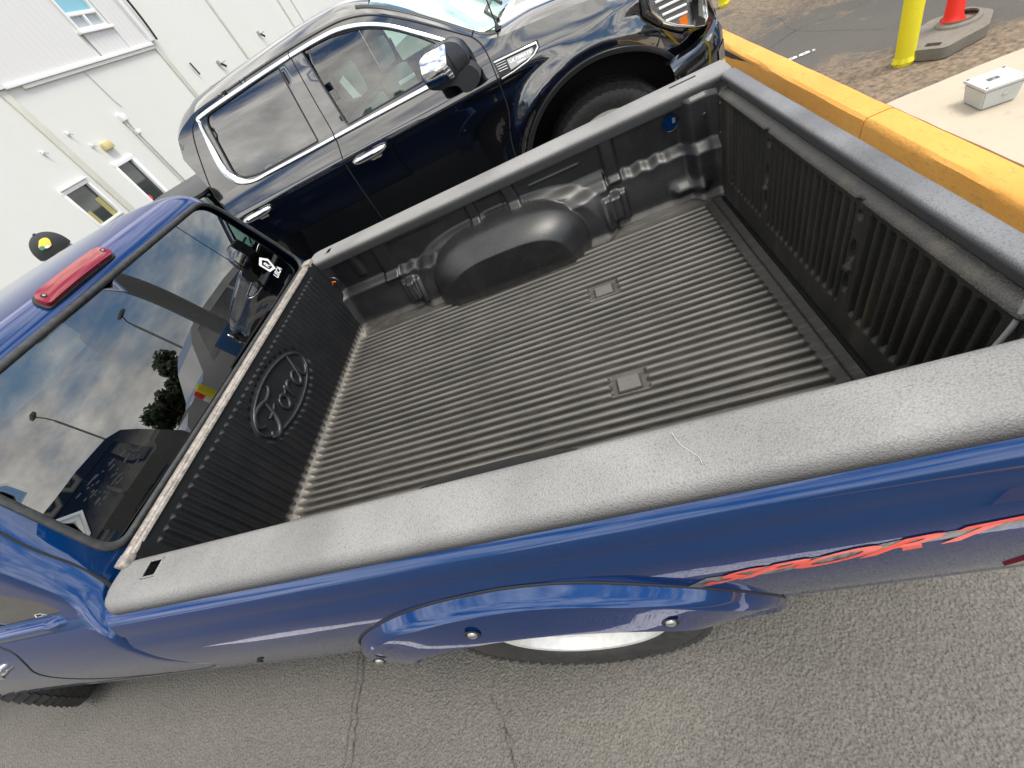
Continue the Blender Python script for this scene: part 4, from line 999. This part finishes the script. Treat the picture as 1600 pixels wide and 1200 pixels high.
    patch([(.165,1.475),(.205,1.49),(.235,1.40),(.250,1.365),(.195,1.375)],SB,'paper_notice','white',fg,s=.05,off=-.010)
    patch([(.49,1.318),(.60,1.322),(.60,1.34),(.49,1.338)],SB,'paper_notice','white',fg,s=.05,off=-.010)
    # handles
    for hx,hz in((.13,1.100),(-.815,1.100)):
        hd=tube([SB(hx+u*.122,hz+.004,.012+.030*(1-u**4)) for u in lin(-1,1,14)],lambda q:.022*(1-.55*abs(2*q-1)**6),'door_handle','chrome',bd,12)
        patch([(hx+.065*math.cos(a)+.01,hz-.006+.036*math.sin(a)) for a in lin(0,2*math.pi,24)[:-1]],lambda x,z,o:SB(x,z,o),'handle_cup','dark',hd,s=.02,off=.0015)
        patch([(hx+.035+.045*math.cos(a),hz-.020+.020*math.sin(a)) for a in lin(0,2*math.pi,20)[:-1]],lambda x,z,o:SB(x,z,o+.014*(1-((z-hz+.020)/.02)**2)),'handle_flap','chrome',hd,s=.008,off=.010,thick=.008)
    # fender badge
    bo=[(1.036,1.212),(1.300,1.198),(1.300,1.172),(1.268,1.148),(1.22,1.132),(1.120,1.118),(1.046,1.114)]
    patch(bo,SB,'fender_badge','blackplastic',bd,s=.03,off=.008,thick=.007)
    ribbon([(1.042,1.203),(1.18,1.196),(1.286,1.190),(1.290,1.172),(1.262,1.152),(1.215,1.138),(1.13,1.126),(1.054,1.122)],SB,.011,'badge_chrome','chrome',bd,off=(.008,.016))
    for k in range(4): ribbon([(1.047+.002*k,1.190-.011*k),(1.105,1.187-.011*k)],SB,.004,'badge_louvre','chrome',bd,off=(.008,.011))
    pl=patch([(1.112,1.188),(1.262,1.180),(1.262,1.165),(1.235,1.150),(1.118,1.140)],SB,'badge_plate','clearp',bd,s=.03,off=.012,thick=.004)
    text_on('ULTIMATE',SB,(1.124,1.166),(1,-.03),(.06,1),'badge_lettering','white',pl,.128,.014,off=.0135,bold=.02)
    text_on('SIERRA',SB,(1.160,1.150),(1,-.03),(.06,1),'badge_lettering','white',pl,.052,.009,off=.0135,bold=.02)
    # arch lips
    ribbon([(1.54+.548*math.cos(a),.455+.548*math.sin(a)) for a in lin(R(0),R(180),50)],SB,.030,'wheel_arch_lip','blackplastic',bd,off=(.0,.012))
    V=[];n_=40
    grid(lin(R(-5),R(185),40),[0,1,2],lambda a,k:(1.54+.54*math.cos(a),(BY+.0,BY+.2,BY+.5)[int(k)]+.03,.455+.54*math.sin(a)),'wheel_arch_liner','dark',t)
    box((1.0,BY+.50,.35),(2.1,BY+.52,1.0),'inner_fender','dark',t)
    # wheels
    for x_ in(1.54,-2.20):
        wheel(t,x_,BY+.175,.415,.415,.27,.28,-1,spokes=6); wheel(t,x_,2*BC-BY-.175,.415,.415,.27,.28,1,spokes=6)
    # mirror
    mh=[(.704,1.395),(.752,1.408),(.875,1.400),(.918,1.372),(.940,1.318),(.936,1.275),(.80,1.236),(.752,1.228),(.690,1.256),(.680,1.315)]
    yM=2.29
    def SM(x,z,o):
        d=min(1,math.hypot((x-.80)/.15,(z-1.315)/.095)); return (x+.25*(z-1.3)*0,yM+.03*d*d-o+.05*sm(.80,.95,x),z)
    mirp=patch(rounded(mh,.018,4),SM,'mirror_housing','blackplastic',t,s=.02,thick=.16,off=0)
    patch(rounded([(.706,1.392),(.752,1.405),(.862,1.399),(.838,1.335),(.800,1.268),(.697,1.258),(.686,1.315)],.012,4),SM,'mirror_chrome_cap','chrome',mirp,s=.015,off=.010,thick=.030)
    patch(rounded([(.800,1.345),(.826,1.348),(.846,1.285),(.846,1.258),(.822,1.258)],.008),SM,'mirror_turn_signal','clear',mirp,s=.015,off=.018,thick=.012)
    for k in range(4): ribbon([(.806+.006*k,1.332-.019*k),(.832+.004*k,1.334-.019*k)],SM,.004,'signal_rib','chrome',mirp,off=(.018,.022))
    patch(rounded([(.850,1.385),(.905,1.372),(.932,1.315),(.925,1.285),(.870,1.272)],.01),SM,'mirror_side_pad','blackplastic',mirp,s=.02,off=.006,thick=.01)
    patch(rounded([(.686,1.262),(.78,1.236),(.935,1.275),(.968,1.225),(.960,1.188),(.905,1.160),(.85,1.168),(.838,1.215)],.018),lambda x,z,o:(x,yM+.035-o,z),'mirror_base','blackplastic',t,s=.03,thick=.15)
    bm=bmesh.new(); 
    for lo,hi in (((.80,yM+.10,1.215),(.90,BY+.03,1.27)),): add_box(bm,lo,hi,.01)
    finish(bm,'mirror_arm','blackplastic',t,autos=40)
    # headlamp cluster on the front corner
    def SN(u,v,o):   # slanted corner plane
        a=Vector((1.80,2.480)); b=Vector((2.34,2.905)); d=(b-a); L_=d.length; d.normalize(); p=a+d*u; n_=Vector((d.y,-d.x))
        return (p.x+n_.x*(o+.0),p.y+n_.y*(o),v)
    def c2(x,z): return ((Vector((x,2.5))-Vector((1.80,2.475))).length*0+(x-1.80)/.54*.687,z)
    hl=[c2(*p) for p in((1.853,1.160),(1.853,1.12),(1.862,1.062),(1.92,.985),(2.00,.925),(2.10,.868),(2.17,.838),(2.20,.86),(2.19,1.03),(2.10,1.10))]
    hp=patch(hl,SN,'headlight','clear',t,s=.03,off=.030,thick=.05)
    ribbon(hl,SN,.016,'headlight_bezel','chrome',hp,off=(.028,.042),closed=True)
    for k in range(4): ribbon([(hl[2][0]+.035+.02*k,1.085-.035*k),(hl[2][0]+.27,1.055-.035*k)],SN,.012,'headlight_bar','white',hp,off=(.030,.036))
    patch([c2(2.02,.945),c2(2.07,.945),c2(2.075,.895),c2(2.03,.91)],SN,'side_marker','amber',hp,s=.03,off=.034,thick=.005)
    patch([c2(2.10,.99),c2(2.125,1.05),c2(2.15,1.05),c2(2.135,.90),c2(2.18,.86),c2(2.17,.838),c2(2.11,.862)],SN,'headlight_divider','black',hp,s=.03,off=.045,thick=.02)
    # front bumper + grille
    bp=[(1.93,2.475),(2.10,2.56),(2.22,2.68),(2.30,2.84),(2.33,3.1),(2.34,3.53)]
    full=bp+[(x,2*BC-y) for x,y in bp[-2::-1]]
    V=[];F=[];zs_=[(.40,-.03),(.46,.0),(.60,.02),(.76,.02),(.80,.0),(.805,-.05)]
    for i,(x,y) in enumerate(full):
        d=Vector((x-1.5,(y-BC)*.6)).normalized()
        for z,o_ in zs_: V.append((x+d.x*o_,y+d.y*o_,z))
    k=len(zs_); F=[(i*k+j,(i+1)*k+j,(i+1)*k+j+1,i*k+j+1) for i in range(len(full)-1) for j in range(k-1)]
    raw(V,F,'front_bumper','black',t,True,40)
    V2=[(x+Vector((x-1.5,(y-BC)*.6)).normalized().x*.024,y+Vector((x-1.5,(y-BC)*.6)).normalized().y*.024,z) for x,y in full[2:-2] for z in(.56,.70)]
    raw(V2,[(2*i,2*i+2,2*i+3,2*i+1) for i in range(len(V2)//2-1)],'bumper_chrome','chrome',t)
    patch([(2.90,.80),(4.16,.80),(4.20,1.02),(4.0,1.10),(3.06,1.10),(2.86,1.02)],lambda y,z,o:(2.30-.25*(z-.8)+o,y,z),'grille','chrome',t,s=.1,off=.01,thick=.05)
    # bed behind the cab
    for nm,a,b in(('bed_box_side',(-3.15,BY+.02,.62),(-1.09,BY+.10,1.335)),('bed_box_side',(-3.15,2*BC-BY-.10,.62),(-1.09,2*BC-BY-.02,1.335)),('bed_tailgate',(-3.2,BY+.05,.62),(-3.14,2*BC-BY-.05,1.33)),('bed_floor',(-3.15,BY+.1,.72),(-1.09,2*BC-BY-.1,.76)),('tonneau_cover',(-3.12,BY+.04,1.337),(-1.09,2*BC-BY-.04,1.36))):
        box(a,b,nm,'black' if nm!='tonneau_cover' else 'blackplastic',t,bev=.02)
    box((-3.3,BY+.08,.45),(-3.18,2*BC-BY-.08,.62),'rear_bumper','chrome',t,bev=.03)
    patch([(2.62,.55),(4.44,.55),(4.44,1.30),(4.27,1.66),(2.79,1.66),(2.62,1.30)],lambda y,z,o:(-1.02+.10*max(0,z-1.3)+o*-1,y,z),'cab_back','black',t,holes=[[(2.85,1.34),(4.2,1.34),(4.10,1.62),(2.95,1.62)]],s=.12,thick=.02)
    box((-.98,BY+.12,.45),(1.3,2*BC-BY-.12,.52),'cab_floor','interior',t)
    # interior
    for y_ in(2.68,3.72):
        for x_ in(.02,-.80):
            st=box((x_,y_,.70),(x_+.18,y_+.56,1.30),'seat','seat',t,bev=.07); box((x_+.02,y_+.15,1.33),(x_+.13,y_+.41,1.53),'headrest','seat',st,bev=.05)
            box((x_+.1,y_,.62),(x_+.62,y_+.56,.82),'seat_cushion','seat',st,bev=.06)
    box((.72,2.62,.80),(1.18,4.42,1.20),'dashboard','seat',t,bev=.06)
    box((.30,3.36,.6),(.95,3.68,1.02),'centre_console','interior',t,bev=.05)
    tube([(.70+.05*math.sin(a),4.0+.18*math.cos(a),1.15+.17*math.sin(a)) for a in lin(0,2*math.pi,24)[:-1]],.016,'steering_wheel','interior',t,8,True)
    # wipers, antenna, cowl
    p=Vector(BT(1.13,-.86,.02)); tube([p,p+Vector((-.06,.12,.05)),p+Vector((-.02,.55,.07))],.010,'wiper','blackplastic',t)
    p=Vector(BT(1.15,-.30,.02)); tube([p,p+Vector((-.06,.10,.05)),p+Vector((-.02,.60,.05))],.010,'wiper','blackplastic',t)
    p=Vector(BT(1.115,-.93,.0)); an=tube([p,p+Vector((-.02,0,.9))],.004,'antenna','blackplastic',t); lathe([(.018,0),(.014,.015),(.005,.03)],'antenna_base','blackplastic',an,loc=tuple(p),n=14)
    return t
M['privacyp']=mat('gloss_pillar',(.02,.02,.022),.08,0,1,.0,coat_ior=2.2); M['clearp']=mat('brushed_plate',(.35,.35,.35),.35,.9)
black_pickup()

# ================================================================== PERSON (behind the blue cab, only the cap shows)
def person():
    hx,hy,hz=-1.66,1.90,1.505      # head centre
    t=empty('person','person in a black baseball cap with a gold patch, standing behind the blue cab','person',(hx,hy,0))
    F=Vector((.72,-.69,0)).normalized(); Sd=Vector((-F.y,F.x,0))     # facing, left side
    def W(f,s_,z): return tuple(Vector((hx,hy,0))+F*f+Sd*s_+Vector((0,0,z)))
    # body: skinned skeleton
    pts=[W(0,0,.90),W(0,0,1.12),W(.0,0,1.30),W(.01,0,1.385),
         W(.0,.17,1.31),W(.02,.24,1.06),W(.14,.20,.86),W(.20,.17,.78),
         W(.0,-.17,1.31),W(.02,-.24,1.06),W(.14,-.20,.86),W(.20,-.17,.78),
         W(0,.09,.84),W(.01,.11,.46),W(-.01,.12,.09),W(.15,.13,.05),
         W(0,-.09,.84),W(.01,-.11,.46),W(-.01,-.12,.09),W(.15,-.13,.05)]
    ed=[(0,1),(1,2),(2,3),(2,4),(4,5),(5,6),(6,7),(2,8),(8,9),(9,10),(10,11),(0,12),(12,13),(13,14),(14,15),(0,16),(16,17),(17,18),(18,19)]
    rad=[.14,.13,.14,.055,.065,.048,.036,.026,.065,.048,.036,.026,.09,.06,.045,.04,.09,.06,.045,.04]
    me=bpy.data.meshes.new('body'); me.from_pydata(pts,ed,[]); o=link('body',me,'jeans'); o.parent=t; o.matrix_parent_inverse=t.matrix_world.inverted()
    sk=o.modifiers.new('skin','SKIN'); 
    for v,r_ in zip(me.skin_vertices[0].data,rad): v.radius=(r_,r_)
    me.skin_vertices[0].data[0].use_root=True
    su=o.modifiers.new('sub','SUBSURF'); su.levels=1; su.render_levels=2
    # shirt shell
    lathe([(.0,1.375),(.07,1.372),(.17,1.33),(.185,1.25),(.165,1.05),(.17,.86),(.165,.85)],'shirt','shirt',t,M4=Matrix.Translation((hx,hy,0))@Matrix.Rotation(math.atan2(F.y,F.x),4,'Z')@Matrix.Diagonal((.72,1.15,1,1)),n=32)
    # head as deformed sphere with nose, ears
    T=Matrix.Translation((hx,hy,hz))@Matrix.Rotation(math.atan2(F.y,F.x),4,'Z')
    def head(u,v):
        a=u; b=v; x=.098*math.cos(b)*math.cos(a); y=.076*math.cos(b)*math.sin(a); z=.118*math.sin(b)
        if z<0: x*=1-.25*(z/.118)**2; y*=1-.35*(z/.118)**2
        if abs(a)<.25 and -.35<b<.1: x+=.022*(1-(a/.25)**2)*(1-((b+.12)/.23)**2 if abs(b+.12)<.23 else 0)
        return tuple(T@Vector((x,y,z)))
    hd=grid(lin(-math.pi,math.pi,40),lin(-math.pi/2,math.pi/2,30),head,'head','skin',t)
    for s_ in(-1,1):
        lathe([(0,.012),(.014,.010),(.024,0),(.018,-.008)],'ear','skin',hd,M4=T@Matrix.Translation((-.005,s_*.076,-.012))@Matrix.Rotation(R(-90*s_),4,'X')@Matrix.Diagonal((.7,1.2,1,1)),n=16)
        lathe([(0,.006),(.008,.004),(.011,0)],'eye','dark',hd,M4=T@Matrix.Translation((.088,s_*.03,.002))@Matrix.Rotation(R(90),4,'Y'),n=12)
    box((.083,-.025,-.058),(.092,.025,-.050),'mouth','signred',hd,bev=.002,M4=T)
    # cap: crown + brim + button + patch
    T2=T@Matrix.Translation((0,0,.020))@Matrix.Rotation(R(8),4,'Y')
    def capS(a,b,o=0): 
        x=(.112+o)*math.cos(b)*math.cos(a)+.004; y=(.094+o)*math.cos(b)*math.sin(a); z=(.108+o)*math.sin(b)**.85 if b>0 else 0
        if math.cos(a)>0: x+=.012*math.cos(a)*math.sin(2*b)
        return tuple(T2@Vector((x,y,z)))
    cp=grid(lin(-math.pi,math.pi,48),lin(0.0,math.pi/2,18),capS,'cap','cap',t)
    lathe([(0,.010),(.008,.008),(.011,0)],'cap_button','cap',cp,M4=T2@Matrix.Translation((.002,0,.106)),n=14)
    def brim(u,v,o): 
        return tuple(T2@Vector((u,v,.006-.020*(v/.09)**2-.10*max(0,u-.09)+o)))
    bo=[(.075+.105*math.sin(a)**.8 if math.sin(a)>0 else .075,.088*math.cos(a)) for a in lin(0,math.pi,24)]
    patch(bo,brim,'cap_brim','capbrim',cp,s=.02,thick=.004)
    pc=[(R(4)+R(24)*math.cos(a)*(1+.25*math.sin(2*a)),R(36)+R(15)*math.sin(a)*(1+.2*math.cos(a))) for a in lin(0,2*math.pi,26)[:-1]]
    CS=lambda a,b,o:capS(a,b,o)
    pp=patch(pc,CS,'cap_patch','gold',cp,s=.12,off=.0035)
    patch([(R(9)*math.cos(a)+R(-14),R(28)+R(6)*math.sin(a)) for a in lin(0,2*math.pi,16)[:-1]],CS,'patch_green','greenp',pp,s=.1,off=.0045)
    patch([(R(8)*math.cos(a)+R(2),R(24)+R(3.5)*math.sin(a)) for a in lin(0,2*math.pi,16)[:-1]],CS,'patch_white','white',pp,s=.1,off=.0045)
person()

# ================================================================== SURROUNDINGS (seen in the reflections)
def tree(x,y,h,label,seed):
    rnd=random.Random(seed)
    t=empty('broadleaf_tree',label,'tree',(x,y,0),'trees across the car park')
    bm=bmesh.new(); add_tube(bm,[(x,y,0),(x+.1,y,h*.3),(x,y+.1,h*.55)],lambda q:.22-.12*q,8)
    for k in range(5):
        a=rnd.random()*6.28; add_tube(bm,[(x,y,h*(.28+.05*k)),(x+math.cos(a)*h*.14,y+math.sin(a)*h*.14,h*(.45+.06*k)),(x+math.cos(a)*h*.24,y+math.sin(a)*h*.24,h*(.58+.06*k))],lambda q:.10-.07*q,6)
    finish(bm,'trunk','bark',t)
    V=[];F=[]
    cl=[(rnd.gauss(0,.17)*h,rnd.gauss(0,.17)*h,h*(.62+rnd.gauss(0,.15)),h*rnd.uniform(.07,.14)) for k in range(22)]
    for k in range(5200):
        c=cl[k%22]; d=Vector((rnd.gauss(0,1),rnd.gauss(0,1),rnd.gauss(0,.8))).normalized()*c[3]*rnd.uniform(.6,1.15)
        p=Vector((x+c[0],y+c[1],c[2]))+d; a=Vector((rnd.gauss(0,1),rnd.gauss(0,1),rnd.gauss(0,1))).normalized()*.20; b=a.orthogonal().normalized()*.14
        n=len(V); V+=[tuple(p-a),tuple(p-b),tuple(p+a),tuple(p+b)]; F.append((n,n+1,n+2,n+3))
    raw(V,F,'crown','leaf',t,False)
for i,(x,y,h,l) in enumerate(((33,19.8,4.4,'tall leafy tree across the car park, right of the lamp post'),(32,22.6,5.2,'broad leafy tree across the car park, tallest of the row'),(28,24.4,4.0,'low leafy tree across the car park, nearest the store'),(36,11,4.6,'leafy tree across the car park at the near end of the row'))): tree(x,y,h,l,i+3)
def lamp_post(x,y,lab):
    t=empty('lamp_post',lab,'lamp post',(x,y,.1)); tube([(x,y,0),(x,y,6.2)],.07,'pole','galv',t); tube([(x,y,6.2),(x-.3,y-.2,6.5),(x-1.5,y-.9,6.6)],.04,'arm','galv',t); box((x-2.1,y-1.15,6.55),(x-1.4,y-.85,6.68),'lamp_head','greywall',t)
lamp_post(25,19.5,'grey street lamp post across the car park, in front of the trees'); lamp_post(27,12.5,'grey street lamp post across the car park, well away from the trees')
def parked_suv(x,y,lab,rot=0,paint='whitecar'):
    t=empty('parked_suv',lab,'car',(x,y,.1),None); x0_,y0_=x,y; x=y=0; t.location=(0,0,0); bpy.context.view_layer.update()
    ol=[(-2.3,.45),(-2.36,.7),(-2.35,.95),(-2.27,1.10),(-2.12,1.45),(-2.0,1.63),(-1.75,1.71),(-1.0,1.75),(0,1.74),(.45,1.69),(.75,1.53),(1.2,1.16),(1.35,1.10),(2.0,1.02),(2.25,.92),(2.36,.75),(2.3,.4)]
    ho=[(1.45+.38*math.cos(a),.40+.38*math.sin(a)) for a in lin(R(0),R(180),14)]; h2=[(a-2.9,b) for a,b in ho]
    out_=ol+ho[:]; out_=ol+[(1.83,.4)]+ho[1:-1]+[(1.07,.4),(-1.07,.4)]+h2[1:-1]+[(-1.83,.4)]
    wn=[[(-1.85,1.12),(-1.75,1.60),(-.9,1.62),(-.9,1.12)],[(-.82,1.12),(-.82,1.62),(.42,1.60),(.95,1.12)]]
    yo=lambda z:.95-.34*max(0,z-1.05)-.06*max(0,.7-z)
    for sg in(-1,1):
        S=lambda u,v,o,sg=sg:(x+u,y+sg*(yo(v)+o),.1+v)
        b=patch(out_,S,'body_side',paint,t,holes=wn,s=.25,flip=sg>0)
        for w_ in wn: patch(w_,S,'side_window','dark_glass',b,s=.3,off=-.01,flip=sg>0)
    top=ol
    V=[];F=[]
    for u,v in top: V+=[(x+u,y-yo(v),.1+v),(x+u,y+yo(v),.1+v)]
    F=[(2*i,2*i+2,2*i+3,2*i+1) for i in range(len(top)-1)]
    raw(V,F,'body_top',paint,t,False)
    wheel(t,x+1.45,y-.80,.46,.36,.22,.23,-1); wheel(t,x-1.45,y-.80,.46,.36,.22,.23,-1); wheel(t,x+1.45,y+.80,.46,.36,.22,.23,1); wheel(t,x-1.45,y+.80,.46,.36,.22,.23,1)
    t.location=(x0_,y0_,.0); t.rotation_euler=(0,0,R(rot)); t.scale=(1.0,1.0,1.04)


parked_suv(6.6,6.3,'tall white estate car parked beyond the yellow kerb',rot=-78)
parked_suv(7.4,1.6,'tall black estate car parked beyond the yellow kerb and the concrete slab',rot=-84,paint='black')
def gantry():
    t=empty('canopy_column','thick grey curved canopy column beyond the yellow kerb','column',(4.55,4.85,.1))
    tube(catmull([(4.55,4.85,.1),(4.55,4.85,1.6),(4.60,4.80,2.6),(4.9,4.6,3.6),(5.8,4.2,4.4),(7.6,3.4,4.9)],6),.13,'post','greywall',t,16)
    box((4.33,4.62,.1),(4.80,5.10,1.35),'blue_cabinet','bluecab',t,bev=.03)
M['bluecab']=mat('blue_cabinet_paint',(.02,.10,.25),.4)
gantry()
